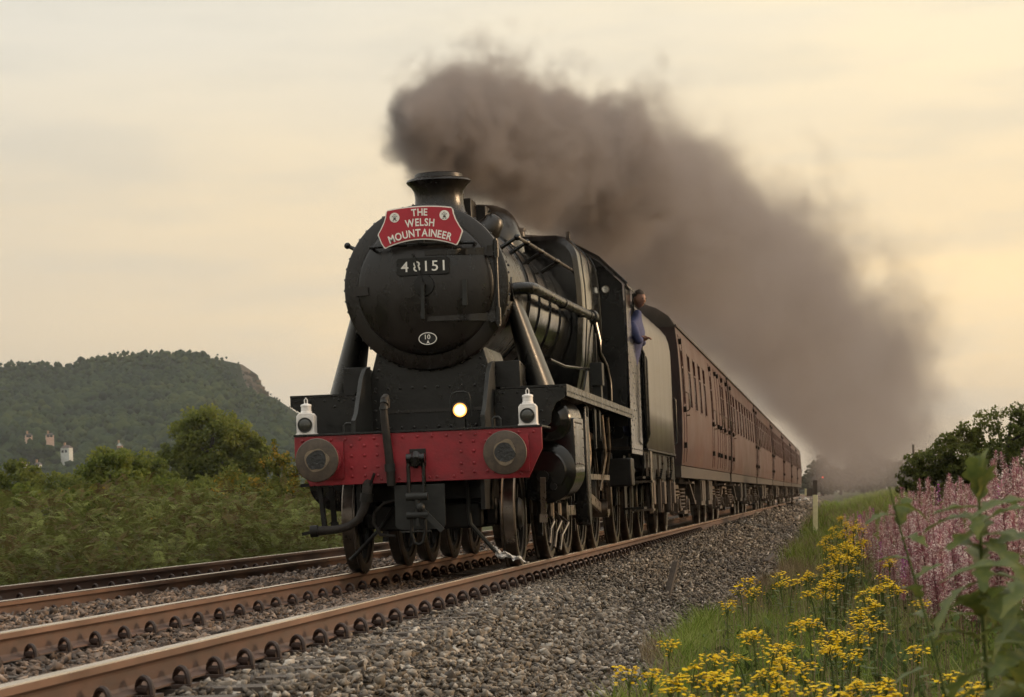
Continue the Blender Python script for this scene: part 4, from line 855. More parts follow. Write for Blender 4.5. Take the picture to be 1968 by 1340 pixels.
BUF = MB().lathe([(.001, -.02), (.20, -.01), (.21, .02), (.06, .04), (.06, .3), (.11, .31), (.12, .60)], (0, -.55, 1.05), (0, 1, 0), 20).mesh('buffer', M['frame'])
bgm = MB()
for sx in (-1, 1):
    bgm.prism([(-1.75, .62), (-1.2, .80), (1.2, .80), (1.75, .62), (1.75, .50), (1.1, .56), (.6, .40), (-.6, .40), (-1.1, .56), (-1.75, .50)], 'x', sx*.98, sx*1.06)
    bgm.box(min(sx*1.0, sx*1.25), max(sx*1.0, sx*1.25), -.5, .5, .30, .36)
    for q in (-.32, 0, .32):
        for zz in np.arange(.40, .72, .06): bgm.lathe([(.085, 0), (.10, .015), (.085, .03)], (sx*1.13, q, zz), (0, 0, 1), 10)
    for q in (-1.75, 1.75): bgm.bar((sx*1.12, q*.98, .30), (sx*1.12, q*.98, .75), .05, .05)
bgm.box(-1.0, 1.0, -.35, .35, .5, .75)
BOGIE = bgm.mesh('bogie', M['dirt2'])
AXB = {}
for s in (-1, 1):
    m = MB().box(min(s*1.0, s*1.2), max(s*1.0, s*1.2), -.16, .16, .34, .60).cyl((s*1.18, 0, .46), (s*1.24, 0, .46), .10, n=14).bar((s*1.10, -.55, .38), (s*1.10, .55, .38), .06, .05).bar((s*1.10, -.5, .38), (s*1.10, -.5, .62), .04, .04).bar((s*1.10, .5, .38), (s*1.10, .5, .62), .04, .04)
    AXB[s] = m.mesh('axlebox', M['dirt2'])
def coach(y0, kind, label):
    t = empty('railway_coach', (0, y0, 0), label, 'railway coach', 'maroon coaches behind the tender')
    if kind == 'brake':
        wins = [(2.6+1.75*i, .72) for i in range(4)]; doors = [(.55, .7), (10.6, .7), (12.9, 1.15), (14.05, 1.15), (16.2, .7), (18.45, .7)]; wins += [(15.3, .5)]
    else:
        wins = [(1.9+2.02*i, .95) for i in range(8)]; doors = [(.45, .7), (CL/2-.35 if kind == 'open' else 9.55, .01), (18.5, .7)]
        wins = [(y, w) for y, w in wins if y+w < 18.3]
        doors = [d for d in doors if d[1] > .1]
    dwin = [(y+.12, w-.24) for y, w in doors if w < 1.0]
    allw = sorted(wins + dwin)
    key = kind
    for sx in (1, -1):
        if (sx, key) not in PANE: PANE[sx, key] = coach_mesh_side(sx, [(y, y+w) for y, w in allw])
        link('body_side', PANE[sx, key], t)
        for y, w in allw:
            k = (sx, round(w, 3))
            if k not in FRAME: FRAME[k] = (frame_mesh(sx, w), pane_mesh(sx, w, 2.08, 2.70, .008, 'pane', M['glass']), pane_mesh(sx, w, 2.70, 3.0, .028, 'ventilator', M['dark']))
            f = link('window_frame', FRAME[k][0], t, (0, y, 0)); link('pane', FRAME[k][1], f); link('ventilator', FRAME[k][2], f)
        for y, w in doors:
            k = (sx, round(w, 3))
            if k not in DOOR: DOOR[k] = door_mesh(sx, w)
            d = link('door', DOOR[k], t, (0, y, 0))
            for z in (1.42, 2.0, 3.1): link('hinge', HINGE[sx], d, (sx*side_x(z), -.04, z))
            link('handle', HANDLE[sx], d, (sx*side_x(2.2), w+.10, 2.15))
    link('roof', ROOF, t); link('coach_end', END, t)
    e = link('coach_end', END, t, (0, CL, 0), (0, 0, math.pi))
    link('underframe', UNDER, t)
    for y in (7.6, 10.4): link('battery_box', BOX, t, (0, y, 0))
    for y in (.5, 12.9, 18.5): link('footstep', STEP, t, (0, y, 0))
    for sx in (-1, 1): link('buffer', BUF, t, (sx*.863, .02, 0)); link('buffer', BUF, t, (sx*.863, CL-.02, 0), (0, 0, math.pi))
    for yb in (2.9, CL-2.9):
        b = link('bogie', BOGIE, t, (0, yb, 0))
        for dy in (-1.3, 1.3):
            for s in (-1, 1):
                link('axlebox', AXB[s], b, (0, dy, 0)); link('wheel', W_ct, b, (s*.752, dy, .457), (0, 0, 0 if s > 0 else math.pi))
    return t
wt_ = MB().lathe([(.001, .03), (.15, .03), (.17, .02), (.36, .0), (.385, .06), (.445, .07), (.457, .058), (.461, -.035), (.486, -.048), (.486, -.062), (.40, -.07), (.36, -.02), (.001, -.03)], (0, 0, 0), (1, 0, 0), 40)
W_ct = wt_.mesh('wheel', M['tyre'])
y = 18.95
labs = ['maroon brake coach with luggage doors coupled directly behind the tender', 'second maroon coach back from the tender, behind the brake coach', 'third maroon coach back from the tender', 'fourth maroon coach back from the tender', 'fifth maroon coach back from the tender', 'sixth maroon coach back from the tender', 'last maroon coach at the tail of the train in the smoke']
for i, lb in enumerate(labs):
    coach(y, 'brake' if i == 0 else 'open', lb); y += CL + .72

# ================================================================== fireman leaning from the cab
PM = {'skin': material('weathered skin', (.30, .155, .105), (.23, .115, .08), .5, scale=12), 'blue': material('faded blue overalls', (.055, .065, .16), (.035, .042, .11), .8, scale=20, bump=.003), 'hair': material('short dark hair', (.05, .032, .022), (.03, .02, .014), .7, scale=60, bump=.004)}
P_ = empty('person', (1.17, 10.98, 1.36), 'person in blue overalls leaning out of the cab side', 'person')
def skin_body(name, verts, edges, radii, mat, parent, root=0, levels=2):
    me = bpy.data.meshes.new(name); me.from_pydata(verts, edges, []); o = bpy.data.objects.new(name, me); C.objects.link(o)
    md = o.modifiers.new('skin', 'SKIN'); sv = me.skin_vertices[0].data
    for i, r_ in enumerate(radii): sv[i].radius = r_ if isinstance(r_, tuple) else (r_, r_)
    for i in range(len(verts)): sv[i].use_root = (i == root)
    ss = o.modifiers.new('sub', 'SUBSURF'); ss.levels = levels; ss.render_levels = levels
    bpy.context.view_layer.update()
    nm = bpy.data.meshes.new_from_object(o.evaluated_get(bpy.context.evaluated_depsgraph_get())); nm.name = name
    bpy.data.objects.remove(o); nm.materials.clear(); nm.materials.append(mat)
    nm.polygons.foreach_set('use_smooth', [True]*len(nm.polygons))
    return link(name, nm, parent)
# local frame: +x out of the cab, -y forward, z up from the cab floor
bv = [(0, .05, .95), (.04, .03, 1.15), (.09, 0, 1.35), (.13, -.02, 1.50), (.155, -.03, 1.60), (.18, -.045, 1.70),          # pelvis, waist, chest, shoulders, neck
      (.10, -.20, 1.48), (.20, -.26, 1.27), (.27, -.12, 1.42+.06), (.14, .18, 1.47), (.22, .22, 1.24), (.26, .02, 1.44+.05),
      (-.02, -.10, .90), (-.03, -.10, .50), (-.03, -.06, .10), (-.02, .18, .90), (-.03, .18, .50), (-.03, .20, .10), (.04, -.12, .05), (.04, .14, .05)]
bv[7] = (.19, -.24, 1.25); bv[10] = (.20, .20, 1.24); bv[8] = (.20, -.10, 1.315); bv[11] = (.20, .06, 1.315)
be = [(0, 1), (1, 2), (2, 3), (3, 4), (4, 5), (3, 6), (6, 7), (7, 8), (3, 9), (9, 10), (10, 11), (0, 12), (12, 13), (13, 14), (14, 18), (0, 15), (15, 16), (16, 17), (17, 19)]
br = [(.16, .14), (.16, .14), (.18, .16), (.17, .13), (.065, .065), (.06, .06), .075, .055, .040, .075, .055, .040, .10, .075, .06, .10, .075, .06, .05, .05]
skin_body('body', bv, be, br, PM['blue'], P_)
# head with nose, brow, ears
hd = MB(); cxh, cyh, czh = .20, -.06, 1.83; vs = []
NU, NV = 20, 16
for j in range(NV+1):
    t = math.pi*j/NV
    for i in range(NU):
        a = 2*math.pi*i/NU; fx = math.cos(a); fy = math.sin(a)      # fx>0 towards +x, fy<0 is the face
        r_ = math.sin(t); z = math.cos(t)
        w, d, h = .070, .090, .115
        if z < -.2: w *= 1-.22*(-z-.2); d *= 1-.12*(-z-.2)
        X, Y, Z = fx*r_*w, fy*r_*d, z*h
        if fy < -.85 and -.35 < z < .12: Y -= .020*(1-abs(z+.15)/.3 if abs(z+.15) < .3 else 0)
        if fy < -.6 and .10 < z < .30: Y -= .005
        if fy < -.5 and -.02 < z < .12 and abs(fx) > .2: Y += .007
        if abs(fx) > .9 and -.3 < z < .25: X += math.copysign(.012, fx)
        vs.append((X, Y, Z))
hd.add(vs, [(j*NU+i, j*NU+(i+1) % NU, (j+1)*NU+(i+1) % NU, (j+1)*NU+i) for j in range(NV) for i in range(NU)])
Mh = Matrix.Translation((cxh, cyh, czh)) @ Matrix.Rotation(R(52), 4, 'Z') @ Matrix.Rotation(R(6), 4, 'X')
hd.v = [tuple(Mh @ Vector(v)) for v in hd.v]
hd.build('head', PM['skin'], P_, ang=180)
ft = MB()
for sx in (-1, 1): ft.ball((sx*.030, -.090, .012), .0085, 8)
ft.bar((-.024, -.090, -.060), (.024, -.090, -.060), .006, .010)
ft.v = [tuple(Mh @ Vector(v)) for v in ft.v]; ft.build('face_features', PM['hair'], P_)
hr = MB(); vs = []
for j in range(9):
    t = math.pi*.5*j/8
    for i in range(20):
        a = 2*math.pi*i/20; fy = math.sin(a); lo = .95 if fy > -.3 else .62
        tt = t*lo*1.05; vs.append((math.cos(a)*math.sin(tt)*.078, fy*math.sin(tt)*.099+.004, math.cos(tt)*.125 + .003*math.sin(7*a)))
hr.add(vs, [(j*20+i, j*20+(i+1) % 20, (j+1)*20+(i+1) % 20, (j+1)*20+i) for j in range(8) for i in range(20)])
hr.v = [tuple(Mh @ Vector(v)) for v in hr.v]; hr.build('hair', PM['hair'], P_, ang=180)
for bx, by in ((.20, -.10), (.20, .06)):
    hv = [(bx, by, 1.315), (bx+.03, by, 1.3155), (bx+.07, by, 1.322)]; he = [(0, 1), (1, 2)]; hrd = [.034, .036, .034]
    for k, off in enumerate((-.026, -.009, .009, .026)):
        b0 = len(hv); ln = (.030, .036, .034, .026)[k]
        hv += [(bx+.085, by+off, 1.322), (bx+.085+ln, by+off*1.1, 1.316), (bx+.085+ln*1.3, by+off*1.1, 1.298)]; he += [(2, b0), (b0, b0+1), (b0+1, b0+2)]; hrd += [.010, .009, .008]
    b0 = len(hv); hv += [(bx+.035, by-.035, 1.316), (bx+.065, by-.055, 1.3152)]; he += [(1, b0), (b0, b0+1)]; hrd += [.011, .009]
    skin_body('hand', hv, he, hrd, PM['skin'], P_, levels=1)
# ================================================================== ground
GX = [(-2900, 0.0), (-400, 0.0), (-60, .2), (-25, .3), (-14, .15), (-9, -.05), (-6.6, -.25), (-5.7, -.62), (-4.5, -.95), (2.0, -1.0), (2.55, -.86), (3.2, -.88), (4.0, -.90), (4.7, -.72), (5.6, -.45), (7.0, -.12), (9.0, .10), (14, .15), (40, .2), (400, 0.0), (2900, 0.0)]
def ground_z(x, y=0):
    x = np.asarray(x, float); y = np.asarray(y, float)
    z = np.interp(x, [a for a, b in GX], [b for a, b in GX])
    return z + (.10*(vnoise(x, y, .6)-.5) + .05*(vnoise(x, y, 2.1, 3)-.5))*((x < -6) | (x > 2.6))
xs = np.unique(np.concatenate([[-2900, -1500, -700, -400, -200, -100, -60, -40], np.arange(-30, -4, .6), [-4, 2.0], np.arange(2.4, 12, .35), np.arange(12, 40, 3), [60, 100, 200, 400, 800, 1500, 2900]]))
ys = np.unique(np.concatenate([[-2900, -1200, -400, -120, -60, -40], np.arange(-30, 40, .5), np.arange(40, 120, 3), [150, 200, 300, 450, 700, 1000, 1500, 2200, 2900]]))
gx, gy = np.meshgrid(xs, ys)
grd = link('ground', np_mesh('ground', np.stack([gx, gy, ground_z(gx, gy)], -1).reshape(-1, 3), [grid_faces(len(xs), len(ys))], M['soil'], True)); tag(grd, kind='structure')

# ================================================================== foliage builders
def leaf_base(fold=.25):
    v = np.array([(0, 0, 0), (.32, .35, fold*.5), (0, 1, 0), (-.32, .35, fold*.5), (0, .45, 0)], float)
    return v, [np.array([[0, 1, 4], [1, 2, 4], [0, 4, 3], [4, 2, 3]])]
def leaf_quad():
    return np.array([(-.5, 0, 0), (.5, .1, .08), (.45, 1, 0), (-.4, .9, .1)], float), [np.array([[0, 1, 2, 3]])]
def crown_points(blobs, n, shell=.55, lump=.35, clumps=26):
    """points in lumpy ellipsoids: blobs (cx,cy,cz,rx,ry,rz); sub-clumps give light and dark masses and gaps"""
    out = []
    vol = np.array([b[3]*b[4]*b[5] for b in blobs])**(2/3); vol = vol/vol.sum()
    for b, w in zip(blobs, vol):
        k = max(10, int(clumps*w*len(blobs))); m = int(n*w)
        d = rng.normal(size=(k, 3)); d /= np.linalg.norm(d, axis=1)[:, None]
        rr = rng.uniform(shell, 1.0, k)[:, None]; cen = d*rr
        sz = rng.uniform(.55*lump, lump, k)
        idx = rng.choice(k, m, p=(sz**2)/(sz**2).sum())
        q = rng.normal(size=(m, 3)); q /= np.linalg.norm(q, axis=1)[:, None]
        p = cen[idx] + q*(rng.uniform(.25, 1, m)**.5)[:, None]*sz[idx][:, None]
        out.append(np.array(b[:3]) + p*np.array(b[3:]))
    return np.concatenate(out)
def crown_mesh(name, blobs, n, size, mat, droop=.6, quad=True, **k):
    p = crown_points(blobs, n, **k); n = len(p)
    s = size*rng.uniform(.6, 1.3, n)
    V, F = scatter(*(leaf_quad() if quad else leaf_base()), p, rot_rand(n, 1.9), s)
    return np_mesh(name, V, F, mat)
def trunk_mesh(name, base, top, r, limbs, mat):
    m = MB(); b, t = Vector(base), Vector(top)
    pts = [b.lerp(t, k/6) + Vector((math.sin(k*1.3)*r*.7, math.cos(k*1.7)*r*.5, 0))*(k > 0) for k in range(7)]
    m.tube(pts, [r*(1.25-.95*k/6) for k in range(7)], 8)
    for frac, tip, lr in limbs:
        a = b.lerp(t, frac); tp_ = Vector(tip); mid = a.lerp(tp_, .5) + Vector((0, 0, (tp_-a).length*.12))
        m.tube([a, mid, tp_], [lr, lr*.6, lr*.15], 6)
    return m.mesh(name, mat)
def tree(name, label, base, height, blobs, n, size, mat, tr=.2, cat='tree', group=None, limbs=5, bark=None, **k):
    t = empty(name, base, label, cat, group)
    lm = []
    for i in range(limbs):
        b = blobs[i % len(blobs)]; lm.append((random.uniform(.35, .8), (b[0]+random.uniform(-.5, .5)*b[3], b[1]+random.uniform(-.5, .5)*b[4], b[2]+random.uniform(-.2, .4)*b[5]), tr*.45))
    link('trunk', trunk_mesh('trunk', (0, 0, -.3), (blobs[0][0]*.4, 0, height*.75), tr, lm, bark or M['bark']), t)
    link('crown', crown_mesh('crown', blobs, n, size, mat, **k), t)
    return t
LM = {}
LM['willow'] = leafmat('willow leaves', [(0.070, 0.092, 0.024), (0.140, 0.165, 0.036), (0.23, 0.235, 0.05)], nscale=.5, trans=.5)
LM['oak'] = leafmat('dull oak leaves', [(0.080, 0.098, 0.028), (0.150, 0.170, 0.042), (0.22, 0.225, 0.055)], nscale=.45, trans=.5)
LM['hawthorn'] = leafmat('hawthorn leaves', [(0.075, 0.092, 0.030), (0.14, 0.155, 0.042), (0.21, 0.21, 0.055)], nscale=.8, trans=.6)
LM['yellowing'] = leafmat('yellowing leaves', [(0.062, 0.078, 0.022), (0.124, 0.136, 0.034), (0.202, 0.178, 0.039), (0.558, 0.310, 0.046)], nscale=1.6)
LM['bracken'] = leafmat('bracken fronds', [(0.10, 0.065, 0.032), (0.14, 0.10, 0.040), (0.115, 0.122, 0.036), (0.155, 0.172, 0.046), (0.22, 0.235, 0.07)], nscale=.45, trans=.3, tint=True)
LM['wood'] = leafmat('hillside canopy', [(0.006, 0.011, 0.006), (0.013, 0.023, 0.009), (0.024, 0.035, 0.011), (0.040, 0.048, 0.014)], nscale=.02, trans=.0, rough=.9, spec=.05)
LM['far'] = leafmat('distant tree leaves', [(0.027, 0.037, 0.018), (0.056, 0.065, 0.025)], nscale=.1)

# trees beyond the bracken bank
tree('round_tree', 'large round-crowned tree standing tallest below the hill', (-35.2, 142.5, .2), 7.6,
     [(0, 0, 4.9, 2.6, 2.5, 2.3), (-2.4, 0, 3.5, 1.5, 1.6, 1.6), (2.3, .2, 3.8, 1.6, 1.6, 1.7), (.3, -.6, 2.9, 2.6, 2, 1.6)], 30000, .15, LM['oak'], .28, group='trees between the bracken and the hill', shell=.62, lump=.27, clumps=80, limbs=9)
tree('willow_tree', 'wide domed willow lower than the round tree, closer to the frame edge', (-32.9, 112.5, .2), 4.3,
     [(0, 0, 2.3, 2.3, 2.0, 1.75), (1.2, 0, 1.8, 1.7, 1.6, 1.5), (-1.3, 0, 1.7, 1.4, 1.4, 1.4)], 24000, .13, LM['willow'], .2, group='trees between the bracken and the hill', shell=.66, lump=.25, clumps=80)
tree('willow_tree', 'yellow-green rounded willow bush in front of the wide domed willow', (-25.6, 83, .1), 3.1,
     [(0, 0, 1.8, 1.6, 1.5, 1.35), (.9, -.2, 1.4, 1.1, 1.1, 1.0), (-1.0, 0, 1.3, 1.2, 1.2, 1.0)], 20000, .10, LM['willow'], .15, group='trees between the bracken and the hill', shell=.66, lump=.24, clumps=80)
tree('bush', 'dull green bush at the far edge of the frame behind the bracken', (-32.3, 92.4, .2), 2.9, [(0, 0, 1.7, 1.6, 1.4, 1.3), (2.2, 0, 1.3, 1.5, 1.3, 1.1), (-2, 0, 1.4, 1.5, 1.3, 1.2)], 14000, .12, LM['oak'], .12, 'bush', group='bushes behind the bracken', clumps=60, lump=.26)
tree('bush', 'low rounded bush in the dip below the large round tree', (-16.2, 54.1, .1), 1.6, [(0, 0, .9, 1.0, .9, .75), (1.0, 0, .8, .9, .8, .65)], 6000, .075, LM['willow'], .06, 'bush', group='bushes behind the bracken')
tree('bush', 'dark bush filling the gap between the willow bush and the round tree', (-24.6, 88, .1), 2.2, [(2.0, 0, 1.1, 1.3, 1.1, 1.1), (3.6, 0, .9, 1.2, 1.1, .9)], 12000, .10, LM['hawthorn'], .08, 'bush', group='bushes behind the bracken')
tree('yellowing_shrub', 'tall shrub with yellow and orange leaves beside the locomotive buffer', (-10.5, 44.6, -.1), 2.7,
     [(-.1, 0, 1.95, .42, .5, .65), (.5, 0, 1.5, .5, .6, .75), (-.6, 0, 1.1, .6, .6, .6), (.1, 0, .9, 1.0, .7, .7), (1.3, 0, 1.3, .6, .6, .7)], 7000, .062, LM['yellowing'], .06, 'shrub', lump=.30, shell=.4)
# off to the right: what the polished boiler mirrors, and the bushes in view
tree('hawthorn_bush', 'dark hawthorn bush rising highest behind the pink flowers', (8.6, 52, .28), 2.7,
     [(0, 0, 1.55, 1.3, 1.2, .95), (-1.1, -.2, 1.1, 1.0, 1.0, .85), (1.1, 0, 1.75, 1.2, 1.2, .95), (2.6, 0, 1.9, 1.2, 1.2, 1.0), (0, -.3, .8, 2.0, 1.1, .9), (2.2, -.2, .9, 1.8, 1.1, 1.0), (4.2, 0, 1.8, 1.4, 1.2, 1.2)], 34000, .062, LM['hawthorn'], .1, 'bush', group='bushes on the bank', lump=.20, shell=.5, clumps=70)
tree('hawthorn_bush', 'lower end of the dark hedge sloping down towards the track', (6.55, 52.5, .28), 1.6,
     [(0, 0, .95, .85, .8, .62), (-.6, 0, .6, .6, .6, .5), (.6, .2, 1.15, .75, .7, .65), (.2, -.2, .4, 1.1, .7, .5)], 14000, .050, LM['hawthorn'], .06, 'bush', group='bushes on the bank', lump=.20, shell=.45, clumps=70)
tree('hawthorn_bush', 'broad hedge bush closing the view at the frame edge behind the pink flowers', (12.5, 66, .1), 3.2, [(0, 0, 1.9, 1.6, 1.4, 1.3), (-2.2, 0, 1.5, 1.5, 1.3, 1.2), (2.4, 0, 2.0, 1.7, 1.4, 1.4), (0, 0, .7, 3.0, 1.2, .8)], 16000, .09, LM['hawthorn'], .1, 'bush', group='bushes on the bank', lump=.20, shell=.5, clumps=70)
for i, (x, y, h) in enumerate(((24, -6, 4.5), (27, 10, 6.0), (25, 26, 5.0), (22, 44, 4.0), (30, 62, 6.5))):
    tree('field_tree', ['low field tree beside the line, out of shot but mirrored in the boiler', 'field tree mirrored in the boiler nearest the cab', 'spreading field tree mirrored behind the cab', 'short field tree mirrored in the tender side', 'tall field tree mirrored in the coach side'][i], (x, y, .1), h, [(0, 0, h*.6, h*.45, h*.5, h*.36), (1.2, 2.0, h*.45, h*.4, h*.5, h*.3)], 1500, .32, LM['oak'], .2, group='trees across the field')
# far trees down the line, in the smoke and haze
for i, (x, y, h, w, lb) in enumerate(((.8, 480, 6.5, 3.2, 'hazy round tree just beyond the tail of the train'), (8.2, 430, 8.2, 3.0, 'tall hazy tree in the smoke beyond the train'), (13, 440, 5.5, 4.0, 'low spreading hazy tree next to the tall one'), (4.2, 520, 4.5, 4.5, 'low hazy trees closing the view between two taller ones'), (19, 400, 5.0, 4.5, 'hazy tree behind the hedge top'))):
    tree('distant_tree', lb, (x, y, 0), h, [(0, 0, h*.55, w, w, h*.45), (w*.5, 0, h*.38, w*.8, w, h*.34), (-w*.6, 0, h*.33, w*.7, w, h*.3)], 2600, .5, LM['far'], .3, group='hazy trees down the line')

# ================================================================== bracken bank
def frond():
    V = []; F3 = []; F4 = []
    npair = 9
    def rach(t): return np.array([0, t*.86, .30*t - .46*t*t])
    for k in range(npair):
        t = .16 + .84*k/npair; p = rach(t); L_ = .34*(1-t)**.8*min(1, (t+.25)*1.4) + .03
        for s in (-1, 1):
            n = len(V); w = .026*(1-.5*t) + .006; tip = p + np.array([s*L_, L_*.38, -.10*L_]); mid = p + np.array([s*L_*.5, L_*.20, .03*L_])
            dv = np.array([-.30*s, .95, 0])*w
            V += [p, mid + dv*1.3, tip, mid - dv*1.3]; F4.append((n, n+1, n+2, n+3))
    for a, b in zip((0, .45), (.45, .9)):
        n = len(V); pa, pb = rach(a), rach(b); V += [pa+[-.008, 0, 0], pa+[.008, 0, 0], pb+[.006, 0, 0], pb+[-.006, 0, 0]]; F4.append((n, n+1, n+2, n+3))
    return np.array(V), [np.array(F4)]
FR = frond()
def frond_field(n, xr, yr, hr, sr, bias=1.0):
    x = xr[1] - (xr[1]-xr[0])*rng.uniform(0, 1, n)**bias; y = rng.uniform(*yr, n)
    top = .55 + .45*vnoise(x, y, .35, 9) + .15*vnoise(x, y, 1.3, 4)
    h = rng.uniform(*hr, n)*top
    z = ground_z(x, y) + h
    yawa = rng.uniform(0, 2*np.pi, n); pit = rng.normal(.15, .5, n)
    rm = rotz(yawa) @ rotx(pit)
    return scatter(*FR, np.stack([x, y, z], -1), rm, rng.uniform(*sr, n))
parts = [frond_field(12500, (-12, -5.55), (2, 46), (.25, 1.25), (.20, .44), 1.5), frond_field(5000, (-6.9, -5.5), (4, 42), (.0, .80), (.18, .36), 1.2), frond_field(1700, (-30, -12), (20, 75), (.4, 1.0), (.4, .8), 1.2)]
bme = np_mesh('bracken', *join_np(parts), LM['bracken']); set_tint(bme, tint_of(parts, [len(FR[0])]*len(parts)))
o = link('bracken', bme); tag(o, 'dense green and brown bracken bank along the far track', 'bracken', kind='stuff')
# leafy scrub standing a little above the fronds
for i, (x, y, h, lb) in enumerate(((-9.8, 19.5, 1.75, 'leafy scrub poking above the bracken next to the frame edge'), (-10.8, 27.5, 1.7, 'leafy scrub above the bracken below the willow'), (-11.2, 37, 1.6, 'leafy scrub above the bracken below the round tree'))):
    tree('scrub_bush', lb, (x, y, -.1), h*.8, [(0, 0, h*.58, .7, .7, .34), (.9, .6, h*.5, .7, .7, .3), (-.8, .3, h*.5, .7, .7, .3)], 3200, .055, LM['yellowing'] if i == 1 else LM['willow'], .04, 'bush', group='scrub in the bracken')

for i, (x, y, h, mt_, lb) in enumerate(((-16.3, 45, 2.0, 'hawthorn', 'olive scrub mound above the bracken near the frame edge'), (-13.6, 45, 1.9, 'willow', 'pale green scrub mound above the bracken below the willow bush'), (-12.9, 50, 2.1, 'oak', 'dull green scrub mound at the foot of the round tree'), (-9.2, 34, 1.75, 'yellowing', 'yellowish scrub mound beside the locomotive buffer'), (-11.2, 31, 1.65, 'hawthorn', 'dark scrub clump low in the bracken below the round tree'))):
    tree('scrub_bush', lb, (x, y, -.1), h, [(0, 0, h*.6, .9, .8, h*.36), (1.0, .4, h*.5, .8, .8, h*.32), (-1.0, .3, h*.5, .8, .7, h*.32)], 5500, .06, LM[mt_], .05, 'bush', group='scrub in the bracken', clumps=50, lump=.26)

# ================================================================== wooded hill with its cliff
ridge = [(-780, 61.0), (-680, 73.0), (-596.7, 97.0), (-562.2, 100.4), (-541.7, 101.5), (-521.2, 100.6), (-497.3, 100.1), (-477.0, 98.6), (-463.4, 101.3), (-443.1, 103.0), (-419.4, 103.5), (-406.0, 103.9), (-386.0, 100.3), (-372.8, 97.5), (-364.2, 95.2), (-359.6, 91.8), (-354.6, 88.2), (-353.2, 77.0), (-343.6, 73.0), (-330.6, 63.5), (-320.9, 54.5), (-308.1, 43.5), (-288.7, 30.6), (-262.9, 16.0), (-237.1, 4.0)]
rxs = np.array([a for a, b in ridge]); rzs = np.array([b for a, b in ridge])
HX = np.unique(np.concatenate([np.arange(-780, -240, 6.0), rxs])); HV = np.concatenate([np.linspace(0, 1, 46), [1.08, 1.25, 1.5]])
def hill_pt(x, v):
    rz_ = np.interp(x, rxs, rzs)
    yy = 950 + 690*v
    shape = np.where(v <= 1, np.interp(v, [0, .20, .37, .60, .85, .95, 1], [0, .10, .27, .49, .74, .87, 1]), 1-(v-1)*.8)
    z = rz_*shape + 6*(vnoise(x, yy, .02, 5)-.5)*np.sin(np.pi*np.clip(v, 0, 1)) - 1
    return np.stack([x + (1-v)*200, yy, z], -1)     # the hill runs aslant to the line
hx, hv = np.meshgrid(HX, HV)
M['rock'] = material('brown sandstone', (.105, .080, .058), (.045, .038, .030), .9, scale=.10, bump=.8, bscale=.35, stretch=(1, 1, 2.5), spec=.05)
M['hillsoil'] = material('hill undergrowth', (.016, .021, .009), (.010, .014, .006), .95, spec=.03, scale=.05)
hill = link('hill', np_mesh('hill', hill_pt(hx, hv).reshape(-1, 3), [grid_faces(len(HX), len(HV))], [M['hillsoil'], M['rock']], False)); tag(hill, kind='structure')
fu = (hx[:-1, :-1]+hx[1:, 1:])/2; fv = (hv[:-1, :-1]+hv[1:, 1:])/2
hill.data.polygons.foreach_set('material_index', ((fu > -366) & (fu < -349) & (fv > .80) & (vnoise(fu, fv*60, .35, 8) > .25)).astype(np.int32).ravel())
def canopy_base(sub_):
    bm = bmesh.new(); bmesh.ops.create_icosphere(bm, subdivisions=sub_, radius=1)
    out = []
    for k in range(4):
        v = np.array([x.co[:] for x in bm.verts]); nn = v*(1 + .22*np.sin(v[:, [0]]*5+k)+.16*np.sin(v[:, [1]]*7+2*k)+.14*np.cos(v[:, [2]]*6+k) + rng.uniform(-.14, .14, (len(v), 1)))
        out.append((nn*np.array([1, 1, .85]), [np.array([[a.index for a in f.verts] for f in bm.faces])]))
    bm.free(); return out
CB = canopy_base(2); CS = canopy_base(1); parts = []
n = 19500
u = rng.uniform(-780, -200, n); v = np.where(np.arange(n) < 16500, rng.uniform(0, 1.02, n), rng.uniform(.86, 1.0, n))
cliff = (u > -364) & (u < -351) & (v > .86)
u, v = u[~cliff], v[~cliff]; n = len(u)
p = hill_pt(u, v); p[:, 2] += 1.5
s = np.where(np.arange(n) < 2800, rng.uniform(3.0, 5.6, n), rng.uniform(1.3, 3.0, n))*(1-.25*(v > .95)); p[:, 2] += np.where(np.arange(n) < 2800, -1.5, rng.uniform(-1.0, 2.2, n)); big = np.arange(n) < 2800; top_ = (u > -374) & (v > .86); s = np.where(top_, s*.38, np.where((u > -384) & (v > .65), s*.6, s)); p[:, 2] -= np.where(top_, 2.0, 0)
idx = rng.integers(0, 4, n); rmz = rotz(rng.uniform(0, 6.28, n))
HOUSES = [(-351.6, 1200, 29.5), (-371.2, 1205, 37.5), (-361.3, 1206, 37.2), (-327.0, 1203, 29.5), (-278.5, 1205, 29.5), (-376.5, 1150, 21.0), (-362.5, 1168, 23.0), (-356.5, 1170, 23.0), (-395.5, 1180, 24.5)]
ex = []
for hx_, hy_, hz_ in HOUSES:          # garden trees round each house
    for q_ in range(16): ex.append((hx_+random.uniform(-9, 9), hy_-random.uniform(5, 9), hz_-random.uniform(2.4, 11)))
    for q_ in range(5): ex.append((hx_+random.choice((-1, 1))*random.uniform(6.5, 10), hy_+random.uniform(-3, 8), hz_+random.uniform(-2, .5)))
p = np.concatenate([p, np.array(ex)]); s = np.concatenate([s, rng.uniform(1.6, 2.6, len(ex))]); big = np.concatenate([big, np.ones(len(ex), bool)]); idx = rng.integers(0, 4, len(p)); rmz = rotz(rng.uniform(0, 6.28, len(p)))
for k in range(4):
    for BB, sel in ((CB, big), (CS, ~big)): q = (idx == k) & sel; parts.append(scatter(*BB[k], p[q], rmz[q], s[q]))
o = link('forest', np_mesh('forest', *join_np(parts), LM['wood'], False)); tag(o, 'dense woodland covering the hill', 'woodland', kind='stuff')
